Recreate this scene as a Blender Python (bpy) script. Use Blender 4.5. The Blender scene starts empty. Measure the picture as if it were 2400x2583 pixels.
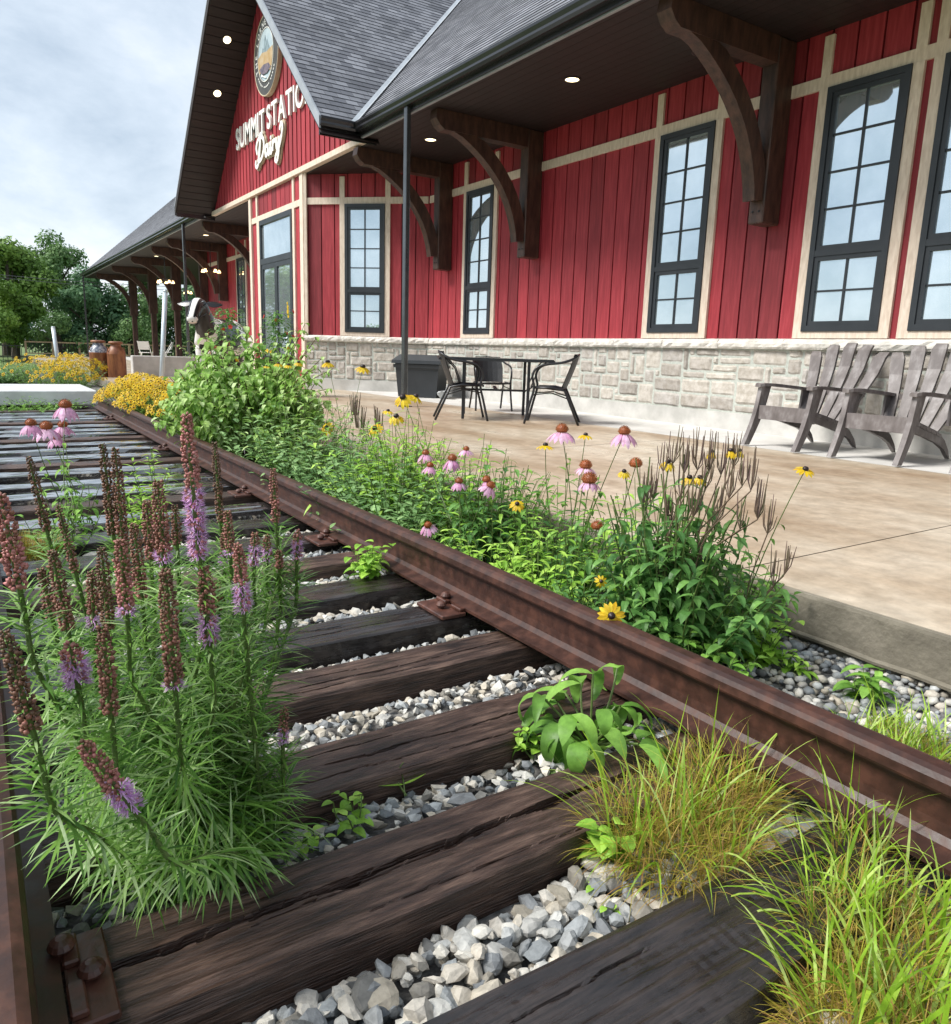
import bpy, math, random
import numpy as np
from mathutils import Vector, Matrix, noise
R = math.radians
S = bpy.context.scene
COL = S.collection
random.seed(7)
rng = np.random.default_rng(7)
rnd = random.uniform

# ------------------------------------------------------------------ camera
F_PX, CX, CY = 1932.0, 1200.0, 1291.5
CAM = Vector((0, 0, .933))
_p, _y, _r = R(11.7), R(33.4), R(1.8)
FWD = Vector((math.sin(_y)*math.cos(_p), math.cos(_y)*math.cos(_p), -math.sin(_p)))
_r0 = Vector((math.cos(_y), -math.sin(_y), 0)); _u0 = _r0.cross(FWD)
RT = _r0*math.cos(_r)+_u0*math.sin(_r)
UP = _u0*math.cos(_r)-_r0*math.sin(_r)
cd = bpy.data.cameras.new('camera'); cam = bpy.data.objects.new('camera', cd); COL.objects.link(cam)
cd.sensor_width = 36; cd.sensor_fit = 'HORIZONTAL'; cd.lens = F_PX/2400*36
cd.clip_start = .02; cd.clip_end = 2000
cam.matrix_world = Matrix((( RT.x, UP.x, -FWD.x, CAM.x), (RT.y, UP.y, -FWD.y, CAM.y), (RT.z, UP.z, -FWD.z, CAM.z), (0, 0, 0, 1)))
S.camera = cam

# ------------------------------------------------------------------ sky, sun, exposure
SUN_EL, SUN_AZ = R(48), R(288)      # azimuth clockwise from +Y: light comes from the left, high over the track
w = bpy.data.worlds.new("World"); S.world = w; w.use_nodes = True
nt = w.node_tree; nt.nodes.clear()
N = nt.nodes.new; L = nt.links.new
out = N('ShaderNodeOutputWorld'); mixs = N('ShaderNodeMixShader')
b1 = N('ShaderNodeBackground'); b2 = N('ShaderNodeBackground')
sky = N('ShaderNodeTexSky'); sky.sky_type = 'NISHITA'; sky.sun_disc = False
sky.sun_elevation = SUN_EL; sky.sun_rotation = SUN_AZ
L(sky.outputs[0], b1.inputs[0]); b1.inputs[1].default_value = .12
tc = N('ShaderNodeTexCoord'); mp = N('ShaderNodeMapping'); mp.inputs['Scale'].default_value = (1.5, 1.8, 3.0)
mp.inputs['Rotation'].default_value = (0, R(-14), R(20))
L(tc.outputs['Generated'], mp.inputs[0])
n1 = N('ShaderNodeTexNoise'); n1.inputs['Scale'].default_value = 1.7; n1.inputs['Detail'].default_value = 8; n1.inputs['Roughness'].default_value = .62
n1.inputs['Distortion'].default_value = .25
L(mp.outputs[0], n1.inputs['Vector'])
cr = N('ShaderNodeValToRGB'); e = cr.color_ramp.elements
e[0].position = .36; e[0].color = (.41, .49, .58, 1); e[1].position = .66; e[1].color = (.80, .84, .88, 1)
m_ = cr.color_ramp.elements.new(.5); m_.color = (.58, .655, .735, 1)
L(n1.outputs[0], cr.inputs[0]); L(cr.outputs[0], b2.inputs[0]); b2.inputs[1].default_value = .70
mixs.inputs[0].default_value = .88
L(b1.outputs[0], mixs.inputs[1]); L(b2.outputs[0], mixs.inputs[2]); L(mixs.outputs[0], out.inputs[0])
sl = bpy.data.lights.new('sun', 'SUN'); so = bpy.data.objects.new('sun', sl); COL.objects.link(so)
sl.energy = 3.0; sl.angle = R(22); sl.color = (1, .97, .92)
d_ = Vector((math.sin(SUN_AZ)*math.cos(SUN_EL), math.cos(SUN_AZ)*math.cos(SUN_EL), math.sin(SUN_EL)))
so.rotation_euler = d_.to_track_quat('Z', 'Y').to_euler()
S.view_settings.view_transform = 'Standard'; S.view_settings.look = 'None'
S.view_settings.exposure = .92; S.view_settings.gamma = 1

# ------------------------------------------------------------------ helpers
def ray(px, py): return FWD + RT*((px-CX)/F_PX) - UP*((py-CY)/F_PX)
def at(px, py, x=None, y=None, z=None):
    d = ray(px, py)
    t = ((x-CAM.x)/d.x) if x is not None else ((y-CAM.y)/d.y) if y is not None else ((z-CAM.z)/d.z)
    return CAM + d*t

class MB:
    def __init__(s): s.v = []; s.f = []; s.c = []; s.m = []; s.uv = {}
    def add(s, vs, fs, c=.5, m=0):
        o = len(s.v); s.v.extend([tuple(q) for q in vs])
        for f in fs: s.f.append([i+o for i in f]); s.c.append(c); s.m.append(m)
    def quad(s, a, b, c_, d, c=.5, m=0, uv=None):
        s.add([a, b, c_, d], [(0, 1, 2, 3)], c, m)
        if uv: s.uv[len(s.f)-1] = uv
    def box(s, x0, x1, y0, y1, z0, z1, c=.5, m=0, bev=0):
        if bev:
            b = bev; xs = (x0, x0+b, x1-b, x1); ys = (y0, y0+b, y1-b, y1); zs = (z0, z0+b, z1-b, z1)
            P = {}; vs = []
            def g(i, j, k):
                key = (i, j, k)
                if key not in P: P[key] = len(vs); vs.append((xs[i], ys[j], zs[k]))
                return P[key]
            F = []
            for k in (0, 3): F.append([g(1,1,k), g(2,1,k), g(2,2,k), g(1,2,k)][::(1 if k else -1)])
            for i in (0, 3): F.append([g(i,1,1), g(i,2,1), g(i,2,2), g(i,1,2)][::(1 if i else -1)])
            for j in (0, 3): F.append([g(1,j,1), g(2,j,1), g(2,j,2), g(1,j,2)][::(-1 if j else 1)])
            q = lambda i: 1 if i == 0 else 2
            for i in (0, 3):
                for j in (0, 3): F.append([g(i,q(j),1), g(i,q(j),2), g(q(i),j,2), g(q(i),j,1)])
                for k in (0, 3): F.append([g(i,1,q(k)), g(i,2,q(k)), g(q(i),2,k), g(q(i),1,k)])
            for j in (0, 3):
                for k in (0, 3): F.append([g(1,j,q(k)), g(2,j,q(k)), g(2,q(j),k), g(1,q(j),k)])
            for i in (0, 3):
                for j in (0, 3):
                    for k in (0, 3): F.append([g(i,q(j),q(k)), g(q(i),j,q(k)), g(q(i),q(j),k)])
            s.add(vs, F, c, m); return
        v = [(x0,y0,z0),(x1,y0,z0),(x1,y1,z0),(x0,y1,z0),(x0,y0,z1),(x1,y0,z1),(x1,y1,z1),(x0,y1,z1)]
        s.add(v, [(3,2,1,0),(4,5,6,7),(0,1,5,4),(1,2,6,5),(2,3,7,6),(3,0,4,7)], c, m)
    def obox(s, o, u, v, n, a0, a1, b0, b1, c0, c1, c=.5, m=0):
        """box in the frame o + a*u + b*v + c*n"""
        o, u, v, n = map(Vector, (o, u, v, n))
        P = [o+u*a+v*b+n*k for k in (c0, c1) for (a, b) in ((a0,b0),(a1,b0),(a1,b1),(a0,b1))]
        s.add(P, [(3,2,1,0),(4,5,6,7),(0,1,5,4),(1,2,6,5),(2,3,7,6),(3,0,4,7)], c, m)
    def tube(s, pts, rad, seg=8, c=.5, m=0, caps=True, flat=1.0):
        pts = [Vector(p) for p in pts]; n = len(pts)
        if not hasattr(rad, '__len__'): rad = [rad]*n
        vs = []; prev = None
        for i, p in enumerate(pts):
            d = (pts[min(i+1, n-1)]-pts[max(i-1, 0)]).normalized()
            if prev is None: a = d.orthogonal().normalized()
            else:
                a = prev-d*prev.dot(d)
                a = a.normalized() if a.length > 1e-6 else d.orthogonal().normalized()
            prev = a; b = d.cross(a)
            for k in range(seg):
                t = 2*math.pi*k/seg; vs.append(p+(a*math.cos(t)+b*math.sin(t)*flat)*rad[i])
        fs = [(i*seg+k, i*seg+(k+1)%seg, (i+1)*seg+(k+1)%seg, (i+1)*seg+k) for i in range(n-1) for k in range(seg)]
        if caps: fs += [tuple(range(seg))[::-1], tuple((n-1)*seg+k for k in range(seg))]
        s.add(vs, fs, c, m)
    def lathe(s, o, prof, seg=20, c=.5, m=0, axis=None, caps=True):
        o = Vector(o); ax = Vector(axis).normalized() if axis else Vector((0,0,1))
        a = ax.orthogonal().normalized(); b = ax.cross(a); vs = []
        for r, z in prof:
            for k in range(seg):
                t = 2*math.pi*k/seg; vs.append(o+ax*z+(a*math.cos(t)+b*math.sin(t))*r)
        n = len(prof)
        fs = [(i*seg+k, i*seg+(k+1)%seg, (i+1)*seg+(k+1)%seg, (i+1)*seg+k) for i in range(n-1) for k in range(seg)]
        if caps: fs += [tuple(range(seg))[::-1], tuple((n-1)*seg+k for k in range(seg))]
        s.add(vs, fs, c, m)
    def prism(s, prof, p0, p1, u, v, c=.5, m=0):
        """extrude 2-D outline prof (in axes u, v) from p0 to p1"""
        p0, p1, u, v = map(Vector, (p0, p1, u, v)); n = len(prof)
        vs = [p+u*a+v*b for p in (p0, p1) for a, b in prof]
        fs = [(i, (i+1)%n, n+(i+1)%n, n+i) for i in range(n)] + [tuple(range(n))[::-1], tuple(range(n, 2*n))]
        s.add(vs, fs, c, m)
    def build(s, name, mats, parent=None, smooth=False, local=False, recalc=False):
        me = bpy.data.meshes.new(name)
        org = Vector((0, 0, 0))
        if parent is not None and not local: org = ROOTPOS.get(parent.name, org)
        v = np.array(s.v, dtype=np.float64).reshape(-1, 3)
        if org.length: v = v-np.array(org)
        me.from_pydata(v.tolist(), [], s.f)
        for mt in (mats if isinstance(mats, (list, tuple)) else [mats]): me.materials.append(mt)
        at_ = me.attributes.new('v', 'FLOAT', 'FACE'); at_.data.foreach_set('value', s.c)
        me.polygons.foreach_set('material_index', s.m)
        if s.uv:
            ul = me.uv_layers.new(name='uv')
            for fi, uv in s.uv.items():
                for li, q in zip(me.polygons[fi].loop_indices, uv): ul.data[li].uv = q
        if smooth: me.shade_smooth()
        me.update()
        if recalc:
            import bmesh
            bm = bmesh.new(); bm.from_mesh(me); bmesh.ops.recalc_face_normals(bm, faces=bm.faces); bm.to_mesh(me); bm.free()
        o = bpy.data.objects.new(name, me); COL.objects.link(o)
        if parent is not None:
            o.parent = parent; ROOTPOS[o.name] = org
        return o
ROOTPOS = {}
def thing(name, label, cat, loc=(0, 0, 0), rz=0, group=None, kind=None):
    o = bpy.data.objects.new(name, None); COL.objects.link(o); o.empty_display_size = .1
    o.location = loc; o.rotation_euler = (0, 0, rz); ROOTPOS[o.name] = Vector(loc)
    return tag(o, label, cat, group, kind)
def tag(o, label=None, cat=None, group=None, kind=None):
    if label: o['label'] = label
    if cat: o['category'] = cat
    if group: o['group'] = group
    if kind: o['kind'] = kind
    return o
def copy_tree(o, parent=None):
    c = o.copy(); COL.objects.link(c)
    if parent is not None: c.parent = parent
    for ch in list(o.children): copy_tree(ch, c)
    return c
def set_origin(o):
    """move a top-level mesh's origin to its base centre"""
    me = o.data; v = np.empty(len(me.vertices)*3); me.vertices.foreach_get('co', v); v = v.reshape(-1, 3)
    c = np.array([(v[:,0].min()+v[:,0].max())/2, (v[:,1].min()+v[:,1].max())/2, v[:,2].min()])
    v -= c; me.vertices.foreach_set('co', v.ravel()); me.update(); o.location = c; return o

# ------------------------------------------------------------------ materials
def mat(name, c1, c2=None, rough=.6, r2=None, scale=4, detail=5, stretch=(1, 1, 1), bump=0, bscale=None, bdist=.01,
        metal=0, vmix=None, spec=.5, c3=None, coords='Object', lo=.35, hi=.65, trans=0, coat=0, emit=None, es=0, bstretch=None, grain=None):
    m = bpy.data.materials.new(name); m.use_nodes = True; t = m.node_tree; n = t.nodes; l = t.links
    p = n['Principled BSDF']; p.inputs['Roughness'].default_value = rough; p.inputs['Metallic'].default_value = metal
    p.inputs['Specular IOR Level'].default_value = spec
    if coat: p.inputs['Coat Weight'].default_value = coat; p.inputs['Coat Roughness'].default_value = .10 if coat < 1 else .06; p.inputs['Coat IOR'].default_value = 1.5 if coat < 1 else 2.1
    if emit: p.inputs['Emission Color'].default_value = (*emit, 1); p.inputs['Emission Strength'].default_value = es
    tc = n.new('ShaderNodeTexCoord'); mp = n.new('ShaderNodeMapping'); mp.inputs['Scale'].default_value = stretch
    l.new(tc.outputs[coords], mp.inputs[0])
    no = n.new('ShaderNodeTexNoise'); no.inputs['Scale'].default_value = scale; no.inputs['Detail'].default_value = detail
    no.inputs['Roughness'].default_value = .6; l.new(mp.outputs[0], no.inputs['Vector'])
    col = None
    c2 = c2 or c1
    r = n.new('ShaderNodeValToRGB'); r.color_ramp.elements[0].position = lo; r.color_ramp.elements[1].position = hi
    r.color_ramp.elements[0].color = (*c1, 1); r.color_ramp.elements[1].color = (*c2, 1)
    if c3:
        q = r.color_ramp.elements.new((lo+hi)/2); q.color = (*c3, 1)
    l.new(no.outputs[0], r.inputs[0]); col = r.outputs[0]
    if vmix:      # list of colours along the per-face value v
        a = n.new('ShaderNodeAttribute'); a.attribute_name = 'v'
        r2_ = n.new('ShaderNodeValToRGB'); els = r2_.color_ramp.elements
        k = len(vmix)
        els[0].position = 0; els[0].color = (*vmix[0], 1); els[1].position = 1; els[1].color = (*vmix[-1], 1)
        for i in range(1, k-1): q = els.new(i/(k-1)); q.color = (*vmix[i], 1)
        l.new(a.outputs['Fac'], r2_.inputs[0])
        mx = n.new('ShaderNodeMix'); mx.data_type = 'RGBA'; mx.blend_type = 'MULTIPLY'; mx.inputs[0].default_value = 1
        l.new(r2_.outputs[0], mx.inputs[6]); l.new(col, mx.inputs[7]); col = mx.outputs[2]
    l.new(col, p.inputs['Base Color'])
    if grain:
        mg = n.new('ShaderNodeMapping'); mg.inputs['Scale'].default_value = grain; l.new(tc.outputs[coords], mg.inputs[0])
        ng = n.new('ShaderNodeTexNoise'); ng.inputs['Scale'].default_value = 1; ng.inputs['Detail'].default_value = 8; ng.inputs['Roughness'].default_value = .7; l.new(mg.outputs[0], ng.inputs['Vector'])
        rg = n.new('ShaderNodeValToRGB'); rg.color_ramp.elements[0].position = .40; rg.color_ramp.elements[0].color = (.28,.26,.25,1); rg.color_ramp.elements[1].position = .54; rg.color_ramp.elements[1].color = (1.1,1.1,1.1,1)
        l.new(ng.outputs[0], rg.inputs[0]); mxg = n.new('ShaderNodeMix'); mxg.data_type = 'RGBA'; mxg.blend_type = 'MULTIPLY'; mxg.inputs[0].default_value = .55
        l.new(col, mxg.inputs[6]); l.new(rg.outputs[0], mxg.inputs[7]); col = mxg.outputs[2]; l.new(col, p.inputs['Base Color'])
    if r2 is not None:
        mr = n.new('ShaderNodeMapRange'); mr.inputs['From Min'].default_value = .35; mr.inputs['From Max'].default_value = .65
        mr.inputs['To Min'].default_value = rough; mr.inputs['To Max'].default_value = r2
        l.new(no.outputs[0], mr.inputs[0]); l.new(mr.outputs[0], p.inputs['Roughness'])
    if bump:
        if bscale:
            no2 = n.new('ShaderNodeTexNoise'); no2.inputs['Scale'].default_value = bscale; no2.inputs['Detail'].default_value = 6
            mp2 = n.new('ShaderNodeMapping'); mp2.inputs['Scale'].default_value = bstretch or stretch
            l.new(tc.outputs[coords], mp2.inputs[0]); l.new(mp2.outputs[0], no2.inputs['Vector'])
        else: no2 = no
        b = n.new('ShaderNodeBump'); b.inputs['Strength'].default_value = bump; b.inputs['Distance'].default_value = bdist
        l.new(no2.outputs[0], b.inputs['Height']); l.new(b.outputs[0], p.inputs['Normal'])
    if trans:
        o = n['Material Output']; tr = n.new('ShaderNodeBsdfTranslucent'); ms = n.new('ShaderNodeMixShader'); ms.inputs[0].default_value = trans
        l.new(col, tr.inputs[0]); l.new(p.outputs[0], ms.inputs[1]); l.new(tr.outputs[0], ms.inputs[2]); l.new(ms.outputs[0], o.inputs[0])
    return m
W1 = (1, 1, 1); W8 = (.75, .75, .75)
M = {}
M['red'] = mat('red_siding', (.25,.017,.027), (.39,.042,.056), .65, c3=(.32,.025,.037), scale=3, stretch=(9,9,.7), detail=8, bump=.25, bscale=14, bdist=.004, bstretch=(6,6,.6), vmix=[(.30,.26,.26), (.95,.9,.9), (1.15,1.1,1.08)])  # lowest v tone is groove shade, painted into the backing behind the boards
M['beige'] = mat('beige_trim', (.60,.48,.38), (.76,.64,.53), .6, scale=8, stretch=(4,4,.8), bump=.15, bdist=.003)
M['cap'] = mat('limestone_ledge', (.52,.49,.44), (.74,.70,.64), .75, scale=9, bump=.7, bscale=16, bdist=.02)
M['stone'] = mat('ledge_stone', (.72,.7,.66), (1,1,1), .85, scale=14, bump=.6, bscale=22, bdist=.012, vmix=[(.36,.33,.30), (.47,.43,.385), (.56,.52,.465), (.44,.41,.385)])
M['mortar'] = mat('mortar', (.36,.38,.34), (.48,.50,.45), .9, scale=30)
M['conc'] = mat('foundation_concrete', (.38,.37,.345), (.54,.525,.495), .8, scale=3, detail=8, bump=.2, bscale=30, bdist=.004)
M['black'] = mat('black_metal', (.012,.012,.014), (.02,.02,.023), .35, scale=3)
M['winframe'] = mat('charcoal_window_frame', (.018,.022,.027), (.028,.032,.038), .4, scale=4)
M['brown'] = mat('dark_timber', (.030,.014,.010), (.085,.040,.027), .5, scale=3, stretch=(5,5,1.2), detail=8, bump=.4, bscale=12, bdist=.006)
M['soffit'] = mat('dark_soffit_boards', (.012,.007,.006), (.022,.012,.011), .6, scale=3, stretch=(1,8,1))
M['gutter'] = mat('black_gutter', (.010,.010,.012), (.014,.014,.016), .25, scale=3, spec=.6)
M['rake'] = mat('grey_rake_metal', (.26,.28,.31), (.34,.36,.39), .4, scale=3)
M['downsp'] = mat('dark_downspout', (.09,.095,.10), (.12,.125,.13), .25, metal=.75)
M['glass'] = mat('window_glass', (.62,.72,.76), (.78,.86,.90), .03, scale=1.3, metal=.82, bump=.02, bscale=1.5, bdist=.02)
M['lamp'] = mat('lit_downlight', (1,.95,.8), None, .5, emit=(1, .80, .46), es=3.2)
M['bulb'] = mat('warm_bulb', (1,.8,.5), None, .5, emit=(1, .62, .28), es=2.5)
M['white'] = mat('white_letters', (.78,.77,.74), (.85,.84,.8), .5)
M['tan'] = mat('tan_sign_edge', (.46,.38,.26), (.55,.46,.33), .6)
M['signdark'] = mat('charcoal_sign', (.05,.05,.052), (.07,.07,.07), .6)
# shingles: brick pattern on the slope's own UV
def shingle_mat():
    m = bpy.data.materials.new('asphalt_shingles'); m.use_nodes = True; t = m.node_tree; n = t.nodes; l = t.links; p = n['Principled BSDF']
    uv = n.new('ShaderNodeUVMap'); uv.uv_map = 'uv'
    br = n.new('ShaderNodeTexBrick'); br.offset = .5; br.inputs['Scale'].default_value = 1
    br.inputs['Brick Width'].default_value = .21; br.inputs['Row Height'].default_value = .14; br.inputs['Mortar Size'].default_value = .003
    br.inputs['Color1'].default_value = (.095,.10,.118,1); br.inputs['Color2'].default_value = (.215,.222,.248,1); br.inputs['Mortar'].default_value = (.03,.03,.035,1)
    br.inputs['Bias'].default_value = -.1; l.new(uv.outputs[0], br.inputs['Vector'])
    no = n.new('ShaderNodeTexNoise'); no.inputs['Scale'].default_value = 90; no.inputs['Detail'].default_value = 4; l.new(uv.outputs[0], no.inputs['Vector'])
    no3 = n.new('ShaderNodeTexNoise'); no3.inputs['Scale'].default_value = 1.2; l.new(uv.outputs[0], no3.inputs['Vector'])
    mx = n.new('ShaderNodeMix'); mx.data_type = 'RGBA'; mx.blend_type = 'OVERLAY'; mx.inputs[0].default_value = .8
    l.new(br.outputs[0], mx.inputs[6]); l.new(no.outputs[0], mx.inputs[7])
    mx2 = n.new('ShaderNodeMix'); mx2.data_type = 'RGBA'; mx2.blend_type = 'OVERLAY'; mx2.inputs[0].default_value = .5
    l.new(mx.outputs[2], mx2.inputs[6]); l.new(no3.outputs[0], mx2.inputs[7]); l.new(mx2.outputs[2], p.inputs['Base Color'])
    b = n.new('ShaderNodeBump'); b.inputs['Strength'].default_value = .6; b.inputs['Distance'].default_value = .01
    l.new(br.outputs['Color'], b.inputs['Height']); l.new(b.outputs[0], p.inputs['Normal']); p.inputs['Roughness'].default_value = .75
    return m
M['shingle'] = shingle_mat()
M['valley'] = mat('valley_flashing', (.40,.43,.46), (.5,.53,.56), .35, metal=.3)
def patio_mat():
    m = mat('stained_concrete', (.31,.225,.15), (.57,.49,.39), .48, r2=.24, c3=(.44,.355,.265), scale=.8, detail=12, stretch=(1.6,.6,1), lo=.34, hi=.64, bump=.12, bscale=60, bdist=.003)
    t = m.node_tree; n = t.nodes; l = t.links; p = n['Principled BSDF']
    base = p.inputs['Base Color'].links[0].from_socket
    tc = [q for q in n if q.type == 'TEX_COORD'][0]
    n2 = n.new('ShaderNodeTexNoise'); n2.inputs['Scale'].default_value = 9; n2.inputs['Detail'].default_value = 8; n2.inputs['Roughness'].default_value = .7
    l.new(tc.outputs['Object'], n2.inputs['Vector'])
    r = n.new('ShaderNodeValToRGB'); r.color_ramp.elements[0].position = .35; r.color_ramp.elements[0].color = (.78,.76,.72,1)
    r.color_ramp.elements[1].position = .7; r.color_ramp.elements[1].color = (1.25,1.25,1.22,1); l.new(n2.outputs[0], r.inputs[0])
    mx = n.new('ShaderNodeMix'); mx.data_type = 'RGBA'; mx.blend_type = 'MULTIPLY'; mx.inputs[0].default_value = 1
    l.new(base, mx.inputs[6]); l.new(r.outputs[0], mx.inputs[7]); l.new(mx.outputs[2], p.inputs['Base Color'])
    return m
M['patio'] = patio_mat()
M['kerb'] = mat('weathered_kerb_concrete', (.12,.105,.08), (.26,.23,.18), .85, c3=(.18,.16,.122), scale=4, detail=11, bump=.7, bscale=34, bdist=.010)
M['strip'] = mat('pale_sidewalk_concrete', (.50,.49,.46), (.66,.64,.61), .6, scale=2, detail=8)
M['soil'] = mat('gravel_bed', (.05,.048,.045), (.22,.21,.20), .9, scale=28, detail=6, bump=.8, bscale=28, bdist=.02)
M['grassland'] = mat('field_grass', (.06,.10,.025), (.14,.20,.05), .9, scale=.4, detail=8)
M['tie'] = mat('creosoted_timber', (.018,.010,.007), (.185,.120,.090), .32, r2=.60, c3=(.078,.045,.033), scale=5, stretch=(1.6,11,11), detail=12, bump=1, bscale=7, bdist=.006, bstretch=(2.0,34,34), vmix=[(.6,.58,.57), (1.25,1.15,1.1)], lo=.3, hi=.7, grain=(11,230,230))
M['tiewet'] = mat('wet_creosoted_timber', (.008,.006,.006), (.045,.034,.031), .14, r2=.40, scale=5, stretch=(1.6,11,11), detail=12, bump=.6, bscale=7, bdist=.004, bstretch=(2,30,30), vmix=[(.7,.7,.7), (1.2,1.15,1.1)], lo=.3, hi=.7, coat=.3, grain=(13,210,210))
M['tiefar'] = mat('rain_glossed_timber', (.022,.020,.019), (.075,.068,.065), .04, r2=.12, scale=5, stretch=(.8,9,9), detail=6, coat=1, spec=1, bump=.08, bscale=5, bdist=.003)
M['rail'] = mat('rusty_rail_steel', (.028,.011,.0075), (.072,.026,.015), .42, r2=.58, c3=(.043,.016,.010), scale=20, detail=10, bump=.35, bscale=60, bdist=.002, spec=.5)
M['plate'] = mat('rusty_plate_steel', (.040,.015,.010), (.11,.040,.025), .35, r2=.55, scale=30, bump=.5, bscale=60, bdist=.003, spec=.6)
M['rocks'] = mat('ballast_stone', (.62,.62,.62), (1,1,1), .7, scale=45, detail=10, bump=.7, bscale=70, bdist=.005, lo=.3, hi=.6,
   vmix=[(.17,.18,.19), (.31,.32,.32), (.60,.55,.47), (.42,.37,.29), (.075,.085,.095), (.38,.40,.405), (.70,.66,.58), (.22,.235,.24)])
M['crossing'] = mat('wet_pale_timber_deck', (.62,.62,.62), (.80,.80,.80), .22, r2=.35, scale=3, stretch=(1,6,1))
def leafm(name, cols, tr=.35, rough=.45, spec=.4):
    return mat(name, (.66,.68,.62), (1.05,1.04,1), rough, vmix=cols, trans=tr, scale=38, spec=spec, bump=.35, bscale=55, bdist=.004)
G = leafm
M['lia_leaf'] = G('blazing_star_leaf', [(.06,.16,.025),(.15,.33,.05),(.28,.50,.10),(.50,.66,.34)])
M['lia_bud'] = G('blazing_star_bud', [(0.143,0.078,0.046),(0.286,0.130,0.091),(0.494,0.195,0.182),(0.650,0.260,0.273)], .1)
M['lia_purple'] = G('blazing_star_floret', [(0.605,0.275,0.682),(0.792,0.462,0.880),(0.920,0.682,0.920)], .35)
M['grass'] = G('bright_grass', [(.14,.28,.02),(.28,.48,.03),(.42,.62,.06),(.55,.68,.22)], .4)
M['drygrass'] = G('dry_grass', [(.20,.18,.02),(.50,.46,.06),(.56,.38,.10),(.38,.20,.08)], .35)
M['leaf_mid'] = G('mid_green_leaf', [(0.109,0.245,0.039),(0.202,0.416,0.066),(0.342,0.604,0.118)])
M['leaf_dark'] = G('dark_green_leaf', [(0.062,0.172,0.046),(0.116,0.273,0.066),(0.217,0.431,0.106)])
M['leaf_lime'] = G('lime_green_leaf', [(0.248,0.489,0.053),(0.404,0.690,0.093),(0.590,0.862,0.171)])
M['leaf_shrub'] = G('dogwood_leaf', [(0.172,0.345,0.057),(0.310,0.529,0.103),(0.460,0.667,0.196),(0.644,0.805,0.391)])
M['leaf_indigo'] = G('grey_green_leaf', [(0.159,0.304,0.114),(0.265,0.469,0.177),(0.423,0.635,0.278)])
M['leaf_small'] = G('ground_cover_leaf', [(0.139,0.287,0.053),(0.265,0.489,0.106),(0.435,0.661,0.171)])
M['stem'] = G('green_stem', [(.10,.16,.04),(.14,.20,.06)], .1)
M['stem_red'] = G('red_brown_stem', [(.10,.05,.03),(.14,.08,.04)], .1)
M['yellow'] = G('yellow_petal', [(.72,.42,.01),(.85,.58,.02),(.90,.66,.04)], .3)
M['pink'] = G('pink_petal', [(0.750,0.327,0.605),(0.871,0.460,0.726),(0.900,0.605,0.847)], .35)
M['cone'] = G('coneflower_cone', [(.12,.025,.012),(.34,.09,.025),(.60,.22,.05)], .05)
M['darkcone'] = G('black_cone', [(.012,.006,.006),(.03,.012,.01)], .0)
M['verv'] = G('vervain_spike', [(.17,.15,.09),(.22,.15,.11),(.20,.12,.13)], .1)
M['tree_a'] = G('light_tree_leaf', [(0.088,0.175,0.031),(0.163,0.300,0.050),(0.300,0.463,0.094)], .3, .6)
M['tree_b'] = G('dark_tree_leaf', [(0.077,0.146,0.049),(0.140,0.267,0.085),(0.257,0.413,0.134)], .25, .6)
M['tree_c'] = G('blue_green_tree_leaf', [(0.068,0.160,0.080),(0.124,0.255,0.120),(0.225,0.383,0.180)], .25, .6)
M['bark'] = mat('bark', (.05,.04,.03), (.11,.09,.07), .9, scale=8)
M['wicker'] = mat('black_wicker', (.010,.010,.011), (.03,.03,.032), .5, scale=80, bump=.5, bdist=.004)
M['adk'] = mat('weathered_grey_brown_plastic', (.085,.070,.066), (.30,.28,.275), .5, c3=(.15,.13,.125), scale=5, stretch=(2,2,1), detail=9, bump=.15, lo=.3, hi=.75)
M['bin'] = mat('dark_grey_plastic', (.020,.024,.028), (.028,.032,.037), .45)
M['tabletop'] = mat('dark_glass_tabletop', (.02,.022,.024), (.03,.032,.034), .08)
M['pole'] = mat('galvanised_pole', (.52,.58,.62), (.62,.68,.72), .35, metal=.3)
M['can'] = mat('rusty_milk_can', (.14,.045,.022), (.30,.12,.05), .5, scale=4, stretch=(3,3,.8), detail=8)
M['canblue'] = mat('painted_can_shoulder', (.10,.12,.17), (.5,.5,.52), .4, scale=14, lo=.45, hi=.6)
M['cow'] = mat('glossy_painted_cow', (.97,.97,.97), (1,1,1), .3, vmix=[(.012,.011,.012), (.80,.78,.74), (.62,.42,.36)])
M['fence'] = mat('tan_timber', (.42,.30,.17), (.56,.42,.26), .6, scale=4)
M['wire'] = mat('power_cable', (.10,.11,.12), None, .6)
M['potblack'] = mat('black_urn', (.010,.010,.011), (.02,.02,.02), .5)
M['redpet'] = G('red_blossom', [(.65,.04,.02),(.8,.10,.06)], .2)
M['greystone'] = mat('grey_boulder', (.30,.31,.31), (.46,.47,.47), .8, scale=8, bump=.5, bscale=14)

# ================================================================== GROUND
def patio_z(x): return .15-.01*(7.45-x)
KERB = 2.53
mb = MB(); mb.quad((-300,-60,-.16), (300,-60,-.16), (300,500,-.16), (-300,500,-.16))
tag(mb.build('ground', M['grassland']), kind='structure')
mb = MB()
nx, ny = 60, 200
X0, X1, Y0, Y1 = -1.6, 2.56, -.6, 30
g = []
for j in range(ny+1):
    y = Y0+(Y1-Y0)*(j/ny)**1.6
    for i in range(nx+1):
        x = X0+(X1-X0)*i/nx
        z = -.085+.02*noise.noise(Vector((x*3, y*3, 0)))+.012*noise.noise(Vector((x*14, y*14, 3)))
        if x > 1.6: z -= .02
        if x < -.3: z -= .03
        g.append((x, y, z))
fs = [(j*(nx+1)+i, j*(nx+1)+i+1, (j+1)*(nx+1)+i+1, (j+1)*(nx+1)+i) for j in range(ny) for i in range(nx)]
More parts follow.
